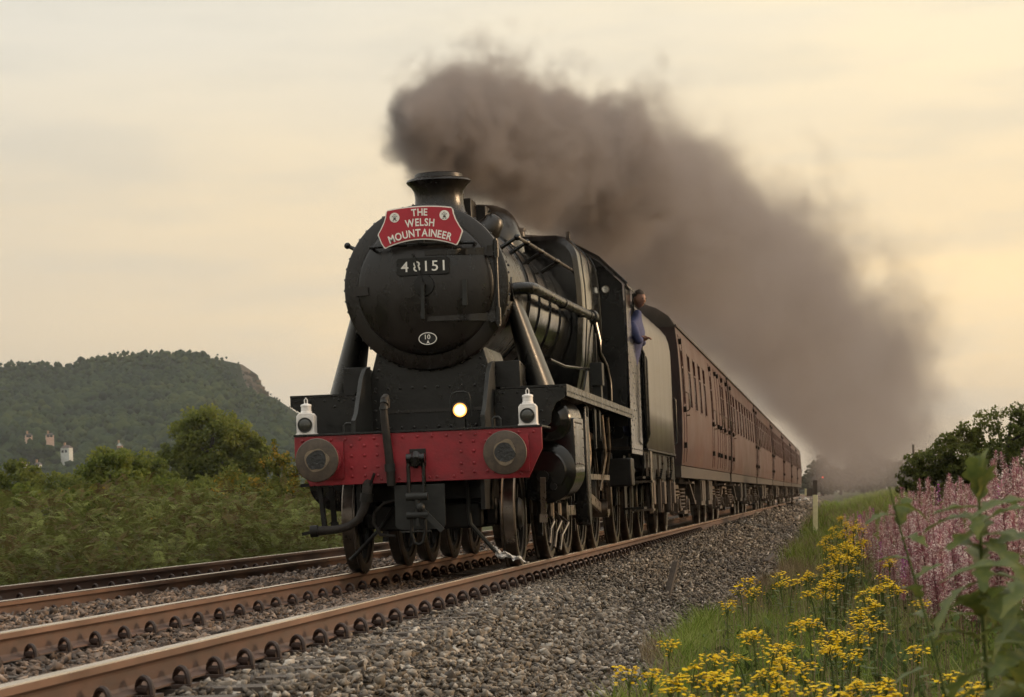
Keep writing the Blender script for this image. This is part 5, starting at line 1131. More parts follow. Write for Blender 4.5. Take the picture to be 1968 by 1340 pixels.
# rock outcrops at the shoulder
cl0 = hill_pt(np.array(-357.0), np.array(.93)); clf = empty('cliff', tuple(float(q) for q in cl0), 'bare brown rock face at the steep shoulder of the hill', 'cliff')
for i in range(30):
    uu = random.uniform(-364, -354.5); vv = random.uniform(.86, .995); c = hill_pt(np.array(uu), np.array(vv)) - cl0; sx_, sz_ = random.uniform(1.2, 2.6), random.uniform(1.5, 3.0); c[2] -= 1.6
    mm = MB().box(-sx_, sx_, -3, 3, -sz_, sz_, M=Matrix.Rotation(random.uniform(-.6, .6), 4, 'Z'))
    MB().add([(v_[0]*random.uniform(.75, 1.2)+c[0], v_[1]+c[1]-1, v_[2]*random.uniform(.75, 1.2)+c[2]) for v_ in mm.v], mm.f).build('rock', M['rock'], clf, ang=20)
# houses at its foot
HM = {'white': material('white render', (.50, .51, .48), (.40, .41, .39), .8, scale=1), 'pink': material('pale pink render', (.55, .36, .28), (.45, .29, .22), .8, scale=1), 'brick': material('brown brick', (.30, .17, .09), (.22, .12, .07), .8, scale=1), 'roof': material('grey brown roof tiles', (.085, .065, .058), (.055, .043, .04), .8, scale=1), 'win': M['glass']}
def house(x, y, z, w, d, h, roof, wall, label, rz=0.0, gable=False, chim=True):
    w, d, h, roof = w*.66, d*.66, h*.48, roof*.6; z += 1.8
    t = empty('house', (x, y, z), label, 'house', 'houses at the foot of the hill', rz)
    MB().box(-w/2, w/2, -d/2, d/2, -5, h).build('wall', HM[wall], t)
    rf = MB()
    if gable: poly = [(-w/2-.3, h), (w/2+.3, h), (0, h+roof)]; rf.prism(poly, 'y', -d/2+.05, d/2+.3); MB().prism([(-w/2, h), (w/2, h), (0, h+roof*.95)], 'y', -d/2, -d/2+.04).build('gable', HM['white'], t)
    else: rf.add([(-w/2-.3, -d/2-.3, h), (w/2+.3, -d/2-.3, h), (w/2+.3, d/2+.3, h), (-w/2-.3, d/2+.3, h), (-w/2+w*.22, 0, h+roof), (w/2-w*.22, 0, h+roof)], [(0, 1, 5, 4), (1, 2, 5), (2, 3, 4, 5), (3, 0, 4), (3, 2, 1, 0)])
    r_ = rf.build('roof', HM['roof'], t)
    if chim: MB().box(-w*.2-.4, -w*.2+.4, -.4, .4, h+roof*.4, h+roof+1.2).build('chimney', HM['brick'], r_)
    for i in range(2):
        for k in range(2 if h > 4 else 1):
            f = MB().box(-w*.28+i*w*.40-.5, -w*.28+i*w*.40+.7, -d/2-.06, -d/2-.01, .9+k*2.7, 2.1+k*2.7).build('window', HM['win'], t)
house(-351.6, 1200, 29.5, 6.5, 6, 6.2, 2.4, 'white', 'tall white house with hipped roof above the domed willow', -.2)
house(-371.2, 1205, 37.5, 4.5, 4, 3.6, 1.7, 'pink', 'small pink house among trees, higher and nearer the frame edge', .5)
house(-361.3, 1206, 37.2, 5.5, 4, 3.6, 1.8, 'pink', 'pink house with two gables just above the white house', .4)
house(-327.0, 1203, 29.5, 3.6, 6, 6.4, 2.6, 'brick', 'narrow brick house with pale gable beside the round tree', .15, True)
house(-278.5, 1205, 29.5, 6.0, 5, 3.2, 1.8, 'white', 'white gabled house glimpsed through the round tree', 0, True)
house(-376.5, 1150, 21.0, 10, 6, 2.6, 2.6, 'white', 'long roofed house lowest of the village above the bush', -.15)
house(-362.5, 1168, 23.0, 5, 5, 3.5, 2.0, 'white', 'white cottage in the terrace next to the long roof', 0)
house(-356.5, 1170, 23.0, 4, 5, 3.5, 2.0, 'white', 'white cottage at the end of the terrace by the willow', 0)
house(-395.5, 1180, 24.5, 5, 5, 3.4, 2.0, 'pink', 'pink house cut by the frame edge', .2)
# ================================================================== the flowery cess on the near side
LM['grass'] = leafmat('green grass', [(0.075, 0.105, 0.018), (0.140, 0.195, 0.032), (0.21, 0.26, 0.052), (0.27, 0.26, 0.10)], nscale=.9, trans=.35, tint=True)
LM['drygrass'] = leafmat('dry grass and sorrel', [(0.116, 0.078, 0.050), (0.186, 0.132, 0.078), (0.295, 0.232, 0.139), (0.139, 0.132, 0.062)], nscale=1.2, trans=.25, tint=True)
LM['herb'] = leafmat('broad herb leaves', [(0.034, 0.056, 0.019), (0.070, 0.102, 0.031), (0.116, 0.147, 0.043)], nscale=1.5, trans=.3)
def tuft(nb, h, spread, w):
    V = []; F = []
    for k in range(nb):
        a = random.uniform(0, 6.28); l = h*random.uniform(.5, 1.1); b = spread*random.uniform(.3, 1.2); ox, oy = random.uniform(-.04, .04), random.uniform(-.04, .04)
        ca, sa = math.cos(a), math.sin(a); n = len(V); ww = w*random.uniform(.7, 1.3)
        for t, q in ((0, 1), (.55, .8), (1.0, .08)):
            x, z = b*t*t, l*(t-.22*t*t)
            for s in (-1, 1): V.append((ox+ca*x - sa*s*ww*q*.5, oy+sa*x + ca*s*ww*q*.5, z))
        F += [(n, n+1, n+3, n+2), (n+2, n+3, n+5, n+4)]
    return np.array(V), [np.array(F)]
GT = [tuft(10, .36, .22, .0095) for _ in range(5)]; DT = [tuft(10, .34, .20, .006) for _ in range(4)]; ST = [tuft(4, .72, .10, .0055) for _ in range(3)]
def field(bases, n, xr, yr, sc, keep, edge=0.0):
    x = rng.uniform(*xr, n); y = rng.uniform(*yr, n); q = keep(x, y); x, y = x[q], y[q]; n = len(x)
    p = np.stack([x, y, np.maximum(ground_z(x, y), np.where(x < 2.75, bed_z(x)-.03, -9))], -1); idx = rng.integers(0, len(bases), n)
    s = rng.uniform(*sc, n); rm = rotz(rng.uniform(0, 6.28, n)) @ rotx(rng.normal(0, .12, n))
    return [(*scatter(*bases[k], p[idx == k], rm[idx == k], s[idx == k]), len(bases[k][0])) for k in range(len(bases)) if (idx == k).any()]
def edge_x(y): return 2.35 + .35*vnoise(y, y*0, .35, 2) + .25*np.clip((y-2)/20, 0, 1)
patch = lambda x, y: vnoise(x, y, .55, 11)
g = field(GT, 4600, (2.2, 6.2), (-15, 3), (.55, 1.25), lambda x, y: (x > edge_x(y)) & (patch(x, y) > .30))
g += field(GT, 3000, (2.3, 7.5), (3, 26), (.7, 1.3), lambda x, y: (x > edge_x(y)+.25) & (patch(x, y) > .38))
g += field(GT, 1600, (2.5, 3.7), (-5, 2.5), (.8, 1.3), lambda x, y: (x > edge_x(y)+.1))
g += field(GT, 1800, (2.7, 9), (26, 70), (.9, 1.6), lambda x, y: patch(x, y) > .2)
g += field(GT, 2600, (2.6, 14), (70, 240), (1.4, 2.6), lambda x, y: patch(x*.2, y*.2) > .2)
gp = [(v, f) for v, f, k in g]; o = link('grass', set_tint(np_mesh('grass', *join_np(gp), LM['grass']), tint_of(gp, [k for v, f, k in g]))); tag(o, 'long green grass along the edge of the ballast', 'grass', kind='stuff')
g = field(DT, 3600, (2.2, 6.0), (-15, 3), (.5, 1.25), lambda x, y: (x > edge_x(y)-.1) & (patch(x, y) < .58))
g += field(DT, 2200, (2.3, 4.6), (3, 30), (.6, 1.2), lambda x, y: (x > edge_x(y)-.05) & (patch(x, y) < .62))
g += field(DT, 900, (2.4, 3.3), (6, 30), (.5, .9), lambda x, y: (x > edge_x(y)))
g += field(DT, 900, (2.6, 6), (30, 70), (.9, 1.5), lambda x, y: patch(x, y) < .6)
g += field(DT, 1500, (2.5, 9), (70, 200), (1.2, 2.4), lambda x, y: patch(x*.2, y*.2) < .7)
g += field(ST, 1500, (2.8, 6.2), (-15, 22), (.7, 1.15), lambda x, y: (x > edge_x(y)+.2))
gp = [(v, f) for v, f, k in g]; o = link('dry_grass', set_tint(np_mesh('dry_grass', *join_np(gp), LM['drygrass']), tint_of(gp, [k for v, f, k in g]))); tag(o, 'brown dried grass and sorrel fringing the ballast', 'grass', kind='stuff')
# low leafy herbs
n = 15000; x = rng.uniform(2.7, 6.6, n); y = rng.uniform(-15, 14, n); q = (patch(x*1.3, y*1.3) > .52) & (x > edge_x(y)+.3); x, y = x[q], y[q]; n = len(x)
lb_ = leaf_base(); V, F = scatter(*lb_, np.stack([x, y, ground_z(x, y)+rng.uniform(.02, .32, n)], -1), rotz(rng.uniform(0, 6.28, n)) @ rotx(rng.uniform(.1, 1.2, n)), rng.uniform(.04, .12, n))
o = link('undergrowth', np_mesh('undergrowth', V, F, LM['herb'])); tag(o, 'low leafy herbs under the yellow flowers', 'undergrowth', kind='stuff')

# ---- ragwort: branching stems, ragged leaves, flat heads of yellow florets
M['ragyellow'] = leafmat('ragwort florets', [(.55, .33, .004), (.70, .46, .008), (.80, .56, .012)], .5, .2, 6)
M['ragdisc'] = leafmat('ragwort leaves and stems', [(0.060, 0.087, 0.027), (0.105, 0.135, 0.039), (0.150, 0.165, 0.053)], .6, .25, 3)
def ragwort_meshes(nst, spread, h, flor, wide):
    st = MB(); heads = []
    for k in range(nst):
        a = 2*math.pi*k/nst + random.uniform(-.4, .4); d = spread*random.uniform(.25, 1.0) if nst > 1 else 0; hh = h*random.uniform(.82, 1.05)
        tip = Vector((math.cos(a)*d, math.sin(a)*d, hh)); st.tube([(0, 0, 0), (tip.x*.35, tip.y*.35, hh*.45), (tip.x*.8, tip.y*.8, hh*.85), tuple(tip-Vector((0, 0, .03)))], [.006, .005, .004, .003], 5)
        for q in range(5):
            b = 2*math.pi*q/5 + random.uniform(-.4, .4); r_ = wide*random.uniform(.35, 1.0); e = tip + Vector((math.cos(b)*r_, math.sin(b)*r_, random.uniform(-.035, .015)))
            st.tube([tuple(tip-Vector((0, 0, .08))), tuple((tip+e)/2-Vector((0, 0, .03))), tuple(e-Vector((0, 0, .008)))], .0022, 4); heads.append(e)
        heads.append(tip)
        for q in range(6):
            t = random.uniform(.12, .8); c = Vector((tip.x*t, tip.y*t, hh*t)); b = random.uniform(0, 6.28); l = .11*random.uniform(.6, 1.2)
            dx, dy = math.cos(b), math.sin(b); pts = [c]
            for s_, w_ in ((.3, .25), (.45, .10), (.6, .28), (.75, .10), (.88, .16)):
                pts.append(c + Vector((dx*l*s_-dy*l*w_, dy*l*s_+dx*l*w_, l*(.35*s_-.3*s_*s_))))
            pts.append(c + Vector((dx*l, dy*l, .05*l)))
            for s_, w_ in ((.88, .16), (.75, .10), (.6, .28), (.45, .10), (.3, .25)):
                pts.append(c + Vector((dx*l*s_+dy*l*w_, dy*l*s_-dx*l*w_, l*(.35*s_-.3*s_*s_))))
            st.add(pts, [tuple(range(len(pts)))])
    stem = st.mesh('stem', M['ragdisc'])
    n = flor*len(heads); hp = np.array([h_[:] for h_ in heads])[rng.integers(0, len(heads), n)]
    off = rng.normal(0, 1, (n, 3))*np.array([.026, .026, .006]); p = hp + off; p[:, 2] -= ((off[:, 0]**2+off[:, 1]**2)*8)
    a = np.linspace(0, 2*np.pi, 7)[:-1]
    bv = np.concatenate([[[0, 0, .35]], np.stack([np.cos(a), np.sin(a), np.zeros(6)], -1)]); bf = [np.array([[0, i+1, (i+1) % 6+1] for i in range(6)])]
    V, F = scatter(bv, bf, p, rot_rand(n, .5), rng.uniform(.008, .0125, n))
    return stem, np_mesh('flower_head', V, F, M['ragyellow'])
RV = [ragwort_meshes(2, .05, .58, 7, .045), ragwort_meshes(3, .10, .62, 7, .05), ragwort_meshes(5, .14, .64, 8, .055), ragwort_meshes(1, .0, .52, 7, .045), ragwort_meshes(3, .09, .50, 8, .055)]
def ragwort(x, y, ztop, v, label, s=None):
    g_ = float(max(ground_z(x, y), bed_z(x) if x < 2.75 else -9)); H_ = (.58, .62, .64, .52, .50)[v]
    s = s or max(.6, min(1.5, (ztop-g_)/H_))
    t = empty('ragwort', (x, y, g_), label, 'ragwort', 'ragwort plants flowering beside the ballast', random.uniform(0, 6.28)); t.scale = (min(s, 1.15),)*2+(s,)
    link('stem', RV[v][0], t); link('flower_head', RV[v][1], t)['kind'] = 'stuff'
rag = [(2.75,-10.64,-.22,3,'small yellow ragwort nearest the stones at the bottom of the frame'),(2.88,-10.95,-.22,3,'second small ragwort along from the stones at the bottom'),(3.01,-11.17,-.22,0,'third small ragwort along from the stones at the bottom'),(2.76,-7.61,-.26,3,'lone thin ragwort at the very edge of the stones'),
 (3.14,-10.42,-.18,4,'wide flat-headed ragwort among dry grass'),(3.22,-11.0,-.24,3,None),(3.3,-11.96,-.22,1,'broad ragwort low in the frame in front of dry grass'),(3.18,-12.62,-.22,0,None),(3.13,-12.84,-.25,3,None),
 (3.35,-8.74,-.20,2,'large spreading ragwort with the biggest yellow heads'),(3.5,-9.5,-.25,0,None),(3.64,-7.75,-.19,2,'tall broad ragwort beside the largest one'),(3.78,-8.26,-.22,1,None),(3.46,-10.59,-.25,0,None),(3.56,-12.1,-.22,3,None),(3.73,-12.55,-.22,1,None),(3.86,-11.88,-.22,0,None),
 (3.89,-7.27,-.22,1,None),(3.94,-4.59,-.22,0,None),(3.85,-9.56,-.24,3,None),(4.0,-12.22,-.2,0,'compact ragwort standing alone below the big leafy weed'),(2.99,-.11,-.12,4,'ragwort on the crest of the bright green grass'),(3.3,.61,-.12,1,'ragwort at the back of the bright green grass'),(2.94,-3.28,-.2,3,'small ragwort on the flank of the bright green grass'),(3.67,-2.24,-.12,1,'ragwort with a round leafy base beside the green grass'),
 (3.5,1.7,-.12,0,None),(3.8,2.22,-.05,2,None),(3.88,5.2,-.02,2,None),(3.75,-.24,-.12,1,None),(4.03,-3.81,-.15,1,None),(4.14,-1.43,-.12,1,None),(4.25,-2.24,-.12,0,None),(3.67,10.73,.02,1,None),(3.83,5.3,.02,1,None),(4.02,14.35,.06,2,None),(4.0,19.0,.16,2,None),(4.15,24.0,.24,1,None),(3.7,21,.10,1,None),(3.9,29,.25,2,None),
 (4.3,-12.42,-.2,1,'ragwort under the big leafy weed beside dead stalks'),(4.36,-12.61,-.22,3,None),(4.49,-13.12,-.22,3,None),(4.37,-4.96,-.18,3,None),(4.22,-9.27,-.25,3,None),(3.77,-13.25,-.24,3,None),(4.03,-6.31,-.22,0,None),(3.63,-10.8,-.22,3,None),(3.45,-12.98,-.24,0,None),(3.95,8.5,.0,1,None),(4.1,11.5,.05,0,None),(4.3,3.0,-.05,0,None)]
ORD = ['first', 'second', 'third', 'fourth', 'fifth', 'sixth', 'seventh', 'eighth']; ROW = ['row lowest in the frame', 'second row up from the bottom', 'third row up', 'fourth row up', 'fifth row up', 'sixth row up', 'top row by the pink flowers']
plain = sorted([r_ for r_ in rag if r_[4] is None], key=lambda r_: r_[1]); names = {}
for i in range(0, len(plain), 6):
    for j, r_ in enumerate(sorted(plain[i:i+6], key=lambda q: q[0])): names[r_[:2]] = ORD[j] + ' ragwort out from the stones in the ' + ROW[min(i//6, 6)]
for x, y, z, v, lb in rag: ragwort(x, y, z, v, lb or names[x, y])

# ---- rosebay willowherb gone to seed
M['wstem'] = leafmat('willowherb stems', [(.10, .055, .040), (.14, .07, .055), (.09, .08, .04)], .6, .2, 2)
M['wpod'] = leafmat('pink seed pods', [(.20, .20, .09), (.32, .12, .16), (.44, .21, .24), (.54, .34, .33), (.40, .26, .22)], .6, .35, 2.5)
M['wfluff'] = leafmat('white seed fluff', [(.74, .60, .56), (.86, .78, .73)], .7, .4, 3)
M['wflower'] = leafmat('magenta petals', [(.42, .035, .36), (.55, .07, .50)], .5, .35, 3)
def willow_meshes(h, flowering):
    st = MB(); st.tube([(0, 0, 0), (.015, .01, h*.5), (.0, .0, h)], [.006, .005, .002], 5)
    for k in range(16):
        t = .12+.42*k/16; a = k*2.4; l = .12*random.uniform(.7, 1.1); c = Vector((.01, 0, h*t)); d = Vector((math.cos(a), math.sin(a), .35)); s = Vector((-math.sin(a), math.cos(a), 0))*.011
        st.add([c, c+d*l*.5+s, c+d*l-Vector((0, 0, l*.3)), c+d*l*.5-s], [(0, 1, 2, 3)])
    stem = st.mesh('stem', M['wstem'])
    z0 = .45 if not flowering else .55; parts = []
    n = 230 if not flowering else 90
    t = rng.uniform(z0, 1.0 if not flowering else .8, n); a = rng.uniform(0, 6.28, n); l = .135*(1.2-t)**.6*rng.uniform(.6, 1.3, n)+.02
    bv = np.array([(-.06, 0, 0), (.06, 0, 0), (.07, .55, .16), (-.05, .55, .16), (.03, 1.0, .06), (-.03, 1.0, .06)]); bf = [np.array([[0, 1, 2, 3], [3, 2, 4, 5]])]
    V, F = scatter(bv, bf, np.stack([0*t, 0*t, h*t], -1), rotz(a) @ rotx(rng.uniform(-.2, .9, n)), l)
    pods = np_mesh('seed_pods', V, F, M['wpod'])
    n = 170 if not flowering else 25
    t = rng.uniform(z0, .97, n); a = rng.uniform(0, 6.28, n); r_ = .115*(1.15-t)**.5*rng.uniform(.2, 1.1, n)
    V, F = scatter(leaf_quad()[0], leaf_quad()[1], np.stack([np.cos(a)*r_, np.sin(a)*r_, h*t], -1), rot_rand(n), np.stack([rng.uniform(.007, .016, n), rng.uniform(.014, .042, n), rng.uniform(.01, .02, n)], -1))
    fl = np_mesh('seed_fluff', V, F, M['wfluff'])
    fw_ = None
    if flowering:
        n = 60; t = rng.uniform(.80, 1.0, n); a = rng.uniform(0, 6.28, n); r_ = .05*(1.25-t)
        V, F = scatter(*leaf_base(), np.stack([np.cos(a)*r_, np.sin(a)*r_, h*t], -1), rotz(a-1.57) @ rotx(rng.uniform(-.1, .9, n)), rng.uniform(.018, .030, n))
        fw_ = np_mesh('flower_spike', V, F, M['wflower'])
    return stem, pods, fl, fw_
WV = [willow_meshes(h, False) for h in (1.35, 1.5, 1.25, 1.6)]; WF = [willow_meshes(h, True) for h in (1.45, 1.3)]
def willowherb(x, y, kind, v, label, group, s):
    ms = (WF if kind else WV)[v]; t = empty('willowherb', (x, y, float(ground_z(x, y))-.02), label, 'willowherb', group, random.uniform(0, 6.28)); t.scale = (s*1.15, s*1.15, s); t.rotation_euler.x = random.gauss(0, .06); t.rotation_euler.y = random.gauss(0, .06)
    link('stem', ms[0], t); link('seed_pods', ms[1], t)['kind'] = 'stuff'; link('seed_fluff', ms[2], t)['kind'] = 'stuff'
    if ms[3]: link('flower_spike', ms[3], t)['kind'] = 'stuff'
k = 0
while k < 281:
    y = random.uniform(-6, 34) if k < 220 else random.uniform(-6, 6); x = (4.55 if y < 2 else 4.45 - .018*(y-2)) + random.random()**1.3*max(.9, 1.6+.10*y)
    if vnoise(x, y, .9, 21) < .22: continue
    willowherb(x, y, False, random.randrange(4), 'pink and white seeding willowherb in the tall drift behind the ragwort', 'seeding willowherb stems', random.uniform(.62, .88)*(.80+.25*min(1, max(0, x-4.2)/1.5))); k += 1
for x, y in ((4.2, 24.0), (4.3, 26.5), (4.15, 20), (4.5, 28), (5.2, 12), (5.9, 14), (6.4, 11), (6.9, 13), (5.0, 3.5), (4.7, 1.5), (4.9, 5.5), (6.9, 20), (7.4, 17), (5.6, 8), (6.0, 19), (4.35, -.5), (4.45, 1.0), (4.2, 4.4)):
    willowherb(x, y, True, random.randrange(2), 'willowherb with a magenta flower spike standing among the pale seed heads', 'flowering willowherb stems', random.uniform(.70, .86) if y > 6 else random.uniform(.5, .68))

# ---- big soft-focus leafy weed close to the camera
LM['weed'] = leafmat('thick weed leaves', [(0.055, 0.080, 0.022), (0.100, 0.125, 0.032), (0.19, 0.19, 0.04)], .5, .4, 30, .25)
def big_leaf(l, w, lobes, curl):
    V = []; n = 12
    for i in range(n+1):
        t = i/n; ww = w*math.sin(math.pi*min(1, t*.92+.05))**.75*(1+.38*math.sin(t*lobes*6.28)); z = l*(.25*t-curl*t*t)
        V += [(-ww, l*t, z+ww*.28), (0, l*t, z), (ww, l*t, z+ww*.28)]
    F = [(3*i+a, 3*i+a+1, 3*i+a+4, 3*i+a+3) for i in range(n) for a in (0, 1)]
    m = MB(); m.add(V, F); return m.mesh('leaf', LM['weed'], ang=80)
BL = [big_leaf(.17, .030, 3.5, .45), big_leaf(.14, .026, 3.0, .75), big_leaf(.19, .032, 4, .6), big_leaf(.13, .030, 2.5, .2)]
def weed(loc, path, leaves, label, rstem=.008):
    t = empty('leafy_weed', loc, label, 'weed'); MB().tube(path, [rstem*(1-.6*i/(len(path)-1)) for i in range(len(path))], 7).build('stem', M['ragdisc'], t)
    P = [Vector(p) for p in path]
    for f_, az, pit, v, s in leaves:
        k_ = f_*(len(P)-1); i = min(int(k_), len(P)-2); c = P[i].lerp(P[i+1], k_-i)
        link('leaf', BL[v], t, c, (pit, random.uniform(-.3, .3), az), (s, s, s))
lv = []
for i in range(46):
    f_ = .22+.76*i/46; lv.append((f_, i*2.4+random.uniform(-.4, .4), random.uniform(-.5, .7) if i < 41 else 1.1, (0, 2, 1, 2, 0, 3)[i % 6] if i < 40 else 3, random.uniform(.8, 1.15)*(1.0 if i < 36 else .85)))
weed((4.20, -17.2, -.80), [(0, 0, 0), (.0, .0, .4), (-.01, .01, .8), (-.015, .02, 1.08), (-.01, .02, 1.28), (-.01, .02, 1.42)], lv, 'tall soft-focus weed with big toothed leaves at the frame edge', .009)
lv = [(.25+.7*i/16, i*2.4, random.uniform(-.2, .8), (1, 3, 0)[i % 3], random.uniform(.6, .95)) for i in range(16)]
weed((4.19, -16.6, -.82), [(0, 0, 0), (-.02, .02, .35), (-.06, .02, .70), (-.13, .03, 1.05), (-.19, .03, 1.30), (-.215, .03, 1.42)], lv, 'thin leaning weed stalk with small leaves before the pink flowers', .006)
lv = [(.2+.78*i/40, i*2.4+.5, random.uniform(-.4, .7), (0, 2, 1)[i % 3], random.uniform(.9, 1.25)) for i in range(40)]
weed((4.255, -17.5, -.80), [(0, 0, 0), (.01, 0, .35), (.02, .01, .7), (.03, .02, 1.0), (.04, .02, 1.25)], lv, 'bushy dark-leaved weed filling the bottom corner', .008)
lv = [(.3+.68*i/18, i*2.4+1.1, random.uniform(-.3, .8), (2, 0, 1)[i % 3], random.uniform(.9, 1.2)) for i in range(18)]
weed((4.265, -17.9, -.80), [(0, 0, 0), (.01, 0, .4), (.02, .01, .85), (.03, .02, 1.2), (.02, .02, 1.44)], lv, 'pale upright weed cut by the frame edge above the hedge', .008)

# ================================================================== small lineside things
pt = empty('marker_post', (3.05, 63.2, -.60), 'leaning cream lineside post with dark top and side board', 'post'); pt.rotation_euler.y = R(2.2)
MB().box(-.075, .075, -.075, .075, -.3, 1.08).build('post', M['postpaint'], pt, .008)
MB().box(-.07, .07, -.07, .07, 1.082, 1.55).build('post_top', M['wood'], pt, .008)
MB().box(-.33, -.08, -.03, .03, 1.05, 1.29).build('board', M['wood'], pt, .005)
MB().box(-.33, -.27, -.036, -.031, 1.06, 1.28).build('board_edge', M['postpaint'], pt)
st = MB(); st.bar((0, 0, -.05), (.10, .28, .34), .07, .045); st.v = [tuple(v) for v in st.v]
o = st.build('wooden_stake', M['wood'], None, .005, (1.93, 5.2, -.46)); tag(o, 'broken wooden stake leaning out of the stone shoulder', 'stake')
o = MB().bar((0, 0, 0), (.10, 1.2, .10), .10, .06).build('timber_offcut', M['wood'], None, .006, (2.46, 25.5, -.66)); tag(o, 'dark timber offcut lying where the stones meet dry grass', 'timber')
sg = empty('railway_signal', (1.55, 399, -.2), 'tiny red railway signal glowing in the haze beyond the train', 'signal')
MB().cyl((0, 0, 0), (0, 0, 2.5), .08, n=10).build('post', M['frame'], sg); MB().box(-.22, .22, .02, .2, 2.45, 3.3).build('signal_head', M['frame'], sg); MB().cyl((0, -.02, 2.95), (0, .015, 2.95), .09, n=16).build('signal_lamp', M['signalred'], sg)
pl = empty('wooden_pole', (7.2, 97, 0), 'thin dark pole rising behind the end of the hedge', 'pole')
MB().tube([(0, 0, 0), (.02, 0, 2.5)], .05, 8).build('pole', M['wood'], pl)

lv = [(.15+.83*i/44, i*2.4+.2, random.uniform(-.6, .8), (2, 0, 1, 3)[i % 4], random.uniform(.9, 1.3)) for i in range(44)]
weed((4.31, -16.7, -.80), [(0, 0, 0), (-.02, 0, .3), (-.03, .01, .6), (-.02, .02, .85), (0, .02, 1.05)], lv, 'low dense weed with drooping leaves at the bottom corner behind the tall one', .008)
# ================================================================== smoke
def smoke(name, label, lo, hi, res, window, dens):
    vol = bpy.data.volumes.new(name); o = bpy.data.objects.new(name, vol); C.objects.link(o); tag(o, label, 'smoke', kind='stuff')
    g = bpy.data.node_groups.new(name, 'GeometryNodeTree')
    g.interface.new_socket('Geometry', in_out='INPUT', socket_type='NodeSocketGeometry'); g.interface.new_socket('Geometry', in_out='OUTPUT', socket_type='NodeSocketGeometry')
    N = g.nodes; Lk = g.links
    def mt(op, a, b=None, c=None, clamp=False):
        n = N.new('ShaderNodeMath'); n.operation = op; n.use_clamp = clamp
        for i, v in enumerate((a, b, c)):
            if v is None: continue
            if hasattr(v, 'links'): Lk.new(v, n.inputs[i])
            else: n.inputs[i].default_value = v
        return n.outputs[0]
    def smooth(x, a, b):
        n = N.new('ShaderNodeMapRange'); n.interpolation_type = 'SMOOTHSTEP'; Lk.new(x, n.inputs[0]); n.inputs[1].default_value = a; n.inputs[2].default_value = b; return n.outputs[0]
    def curve(x, pts):
        """piecewise linear function"""
        acc = None
        for (x0, v0), (x1, v1) in zip(pts[:-1], pts[1:]):
            n = N.new('ShaderNodeMapRange'); Lk.new(x, n.inputs[0]); n.inputs[1].default_value = x0; n.inputs[2].default_value = x1; n.inputs[3].default_value = 0.0; n.inputs[4].default_value = v1-v0
            acc = mt('ADD', n.outputs[0], pts[0][1] if acc is None else acc)
        return acc
    pos = N.new('GeometryNodeInputPosition').outputs[0]
    def noise(vec, scale, detail, rough=.55, dist=0.0):
        n = N.new('ShaderNodeTexNoise'); Lk.new(vec, n.inputs['Vector']); n.inputs['Scale'].default_value = scale; n.inputs['Detail'].default_value = detail; n.inputs['Roughness'].default_value = rough; n.inputs['Distortion'].default_value = dist; return n
    s0 = N.new('ShaderNodeSeparateXYZ'); Lk.new(pos, s0.inputs[0])
    # lengthwise the smoke stretches as it thins: use log-like y so the billows grow down-wind
    yl = mt('MULTIPLY', mt('LOGARITHM', mt('ADD', mt('MAXIMUM', s0.outputs[1], -1.0), 9.0), 2.718), 9.0)
    k_ = mt('DIVIDE', 12.0, mt('ADD', mt('MAXIMUM', s0.outputs[1], -1.0), 10.0))
    cb = N.new('ShaderNodeCombineXYZ'); Lk.new(mt('MULTIPLY', s0.outputs[0], k_), cb.inputs[0]); Lk.new(yl, cb.inputs[1]); Lk.new(mt('MULTIPLY', s0.outputs[2], k_), cb.inputs[2])
    w1 = noise(cb.outputs[0], .75, 1.0); w2 = noise(cb.outputs[0], 2.0, 6.0, .68); 
    sw = N.new('FunctionNodeSeparateColor'); Lk.new(w1.outputs['Color'], sw.inputs[0])
    y = s0.outputs[1]
    cx = curve(y, [(1.5, -.10), (3, .0), (6, .35), (12, .9), (25, 1.5), (45, 2.0), (80, 3.2), (130, 5.2), (190, 6.6)])
    cz = curve(y, [(1.5, 4.40), (2.6, 4.45), (4.5, 4.60), (8, 4.70), (14, 4.75), (25, 4.95), (45, 5.3), (80, 5.5), (130, 4.9), (190, 4.2)])
    rad = curve(y, [(1.5, .06), (1.95, .40), (2.6, .60), (4, .80), (8, 1.10), (14, 1.35), (25, 1.75), (45, 2.5), (80, 3.4), (130, 4.4), (190, 4.6)])
    dx = mt('SUBTRACT', s0.outputs[0], cx); dz = mt('SUBTRACT', s0.outputs[2], cz)
    d = mt('SQRT', mt('ADD', mt('MULTIPLY', dx, dx), mt('MULTIPLY', dz, dz))); d = mt('DIVIDE', d, rad)
    # the column leaving the chimney
    ex = mt('SUBTRACT', s0.outputs[0], 0.0); ey = mt('SUBTRACT', y, mt('MULTIPLY_ADD', s0.outputs[2], .18, 1.78)); er = mt('SQRT', mt('ADD', mt('MULTIPLY', ex, ex), mt('MULTIPLY', ey, ey)))
    cw = mt('MAXIMUM', mt('MULTIPLY_ADD', mt('SUBTRACT', s0.outputs[2], 3.85), .5, .20), .08)
    dcol = mt('DIVIDE', er, cw); dcol = mt('ADD', dcol, mt('MULTIPLY', mt('SUBTRACT', 1.0, smooth(s0.outputs[2], 3.82, 3.9)), 9.0)); dcol = mt('ADD', dcol, mt('MULTIPLY', smooth(s0.outputs[2], 4.5, 4.9), 5.0))
    d = mt('MINIMUM', d, dcol)
    turb = mt('ADD', mt('MULTIPLY', mt('SUBTRACT', sw.outputs[0], .5), 1.2), mt('MULTIPLY', mt('SUBTRACT', w2.outputs['Fac'], .5), 2.9))
    w3 = noise(cb.outputs[0], 5.0, 3.0, .6); w4 = noise(cb.outputs[0], 1.5, 2.0, .5)
    bil = mt('SUBTRACT', .20, mt('ABSOLUTE', mt('MULTIPLY_ADD', w4.outputs['Fac'], 2.0, -1.0)))
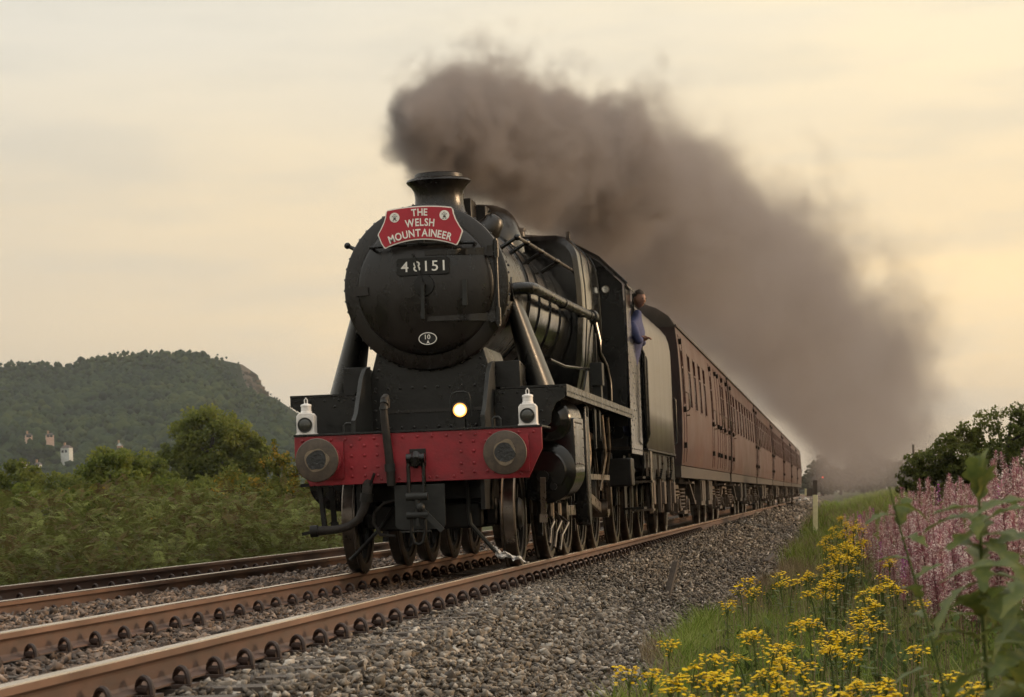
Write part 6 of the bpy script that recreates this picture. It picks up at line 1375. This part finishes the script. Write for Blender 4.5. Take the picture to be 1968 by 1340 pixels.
    turb = mt('ADD', turb, mt('MULTIPLY', mt('SUBTRACT', w3.outputs['Fac'], .5), 1.35)); turb = mt('ADD', turb, mt('MULTIPLY', bil, 1.0))
    turb = mt('MULTIPLY', turb, mt('MULTIPLY_ADD', smooth(y, 12.0, 50.0), .55, 1.0))
    d = mt('ADD', d, turb)
    body = mt('SUBTRACT', 1.0, smooth(d, .46, 1.02))
    body = mt('MULTIPLY', body, mt('MULTIPLY_ADD', smooth(w2.outputs['Fac'], .38, .64), .85, .15))
    amp = curve(y, [(1.5, 10.0), (6, 6.5), (14, 2.8), (30, 1.1), (60, .46), (110, .23), (160, .15), (190, .0)])
    # keep it clear of the train
    clear = smooth(mt('SUBTRACT', s0.outputs[2], mt('MULTIPLY_ADD', mt('ABSOLUTE', s0.outputs[0]), -.25, 3.72)), -.05, .5)
    clear = mt('MAXIMUM', clear, smooth(s0.outputs[0], 1.7, 3.5))
    grd_ = smooth(s0.outputs[2], -.4, 1.2)
    a, b, c_, e_ = window
    win = mt('MULTIPLY', smooth(y, a, b), mt('SUBTRACT', 1.0, smooth(y, c_, e_)))
    den = mt('MULTIPLY', mt('MULTIPLY', mt('MULTIPLY', body, amp), mt('MULTIPLY', clear, grd_)), mt('MULTIPLY', win, dens))
    vc = N.new('GeometryNodeVolumeCube'); Lk.new(den, vc.inputs['Density']); vc.inputs['Min'].default_value = lo; vc.inputs['Max'].default_value = hi
    for q, r_ in zip(('X', 'Y', 'Z'), res): vc.inputs['Resolution '+q].default_value = r_
    sm = N.new('GeometryNodeSetMaterial'); Lk.new(vc.outputs[0], sm.inputs[0]); sm.inputs['Material'].default_value = M['smoke']
    go = N.new('NodeGroupOutput'); Lk.new(sm.outputs[0], go.inputs[0]); N.new('NodeGroupInput')
    md = o.modifiers.new('smoke', 'NODES'); md.node_group = g; vol.materials.append(M['smoke'])
    return o
m = bpy.data.materials.new('coal smoke'); m.use_nodes = True; t = m.node_tree; t.nodes.clear(); M['smoke'] = m
pv = t.nodes.new('ShaderNodeVolumePrincipled'); ot = t.nodes.new('ShaderNodeOutputMaterial'); t.links.new(pv.outputs[0], ot.inputs['Volume'])
pv.inputs['Color'].default_value = (.37, .33, .315, 1); pv.inputs['Density'].default_value = 1.0; pv.inputs['Anisotropy'].default_value = 0.25
smoke('smoke', 'dense brown smoke billowing from the chimney over the engine', (-1.8, .9, 3.5), (3.2, 15.5, 7.0), (120, 320, 92), (1.0, 1.3, 11.5, 15.2), 1.0)
smoke('smoke', 'thinning smoke trail drifting beside and above the coaches', (-5.0, 11.0, -.6), (13.0, 192, 12.5), (100, 560, 76), (11.5, 15.2, 165, 191), 1.0)

# ================================================================== evening haze
hz = MB().box(-2950, 2950, -2950, 2950, -2.2, 135).build('haze', [], None, smooth=False); tag(hz, 'thin evening haze over the whole valley', 'haze', kind='stuff')
hm = bpy.data.materials.new('evening haze'); hm.use_nodes = True; t = hm.node_tree; t.nodes.clear()
pv = t.nodes.new('ShaderNodeVolumePrincipled'); ot = t.nodes.new('ShaderNodeOutputMaterial'); t.links.new(pv.outputs[0], ot.inputs['Volume'])
pv.inputs['Color'].default_value = (.84, .91, .96, 1); pv.inputs['Density'].default_value = .00007; pv.inputs['Anisotropy'].default_value = 0.2
hz.data.materials.clear(); hz.data.materials.append(hm)
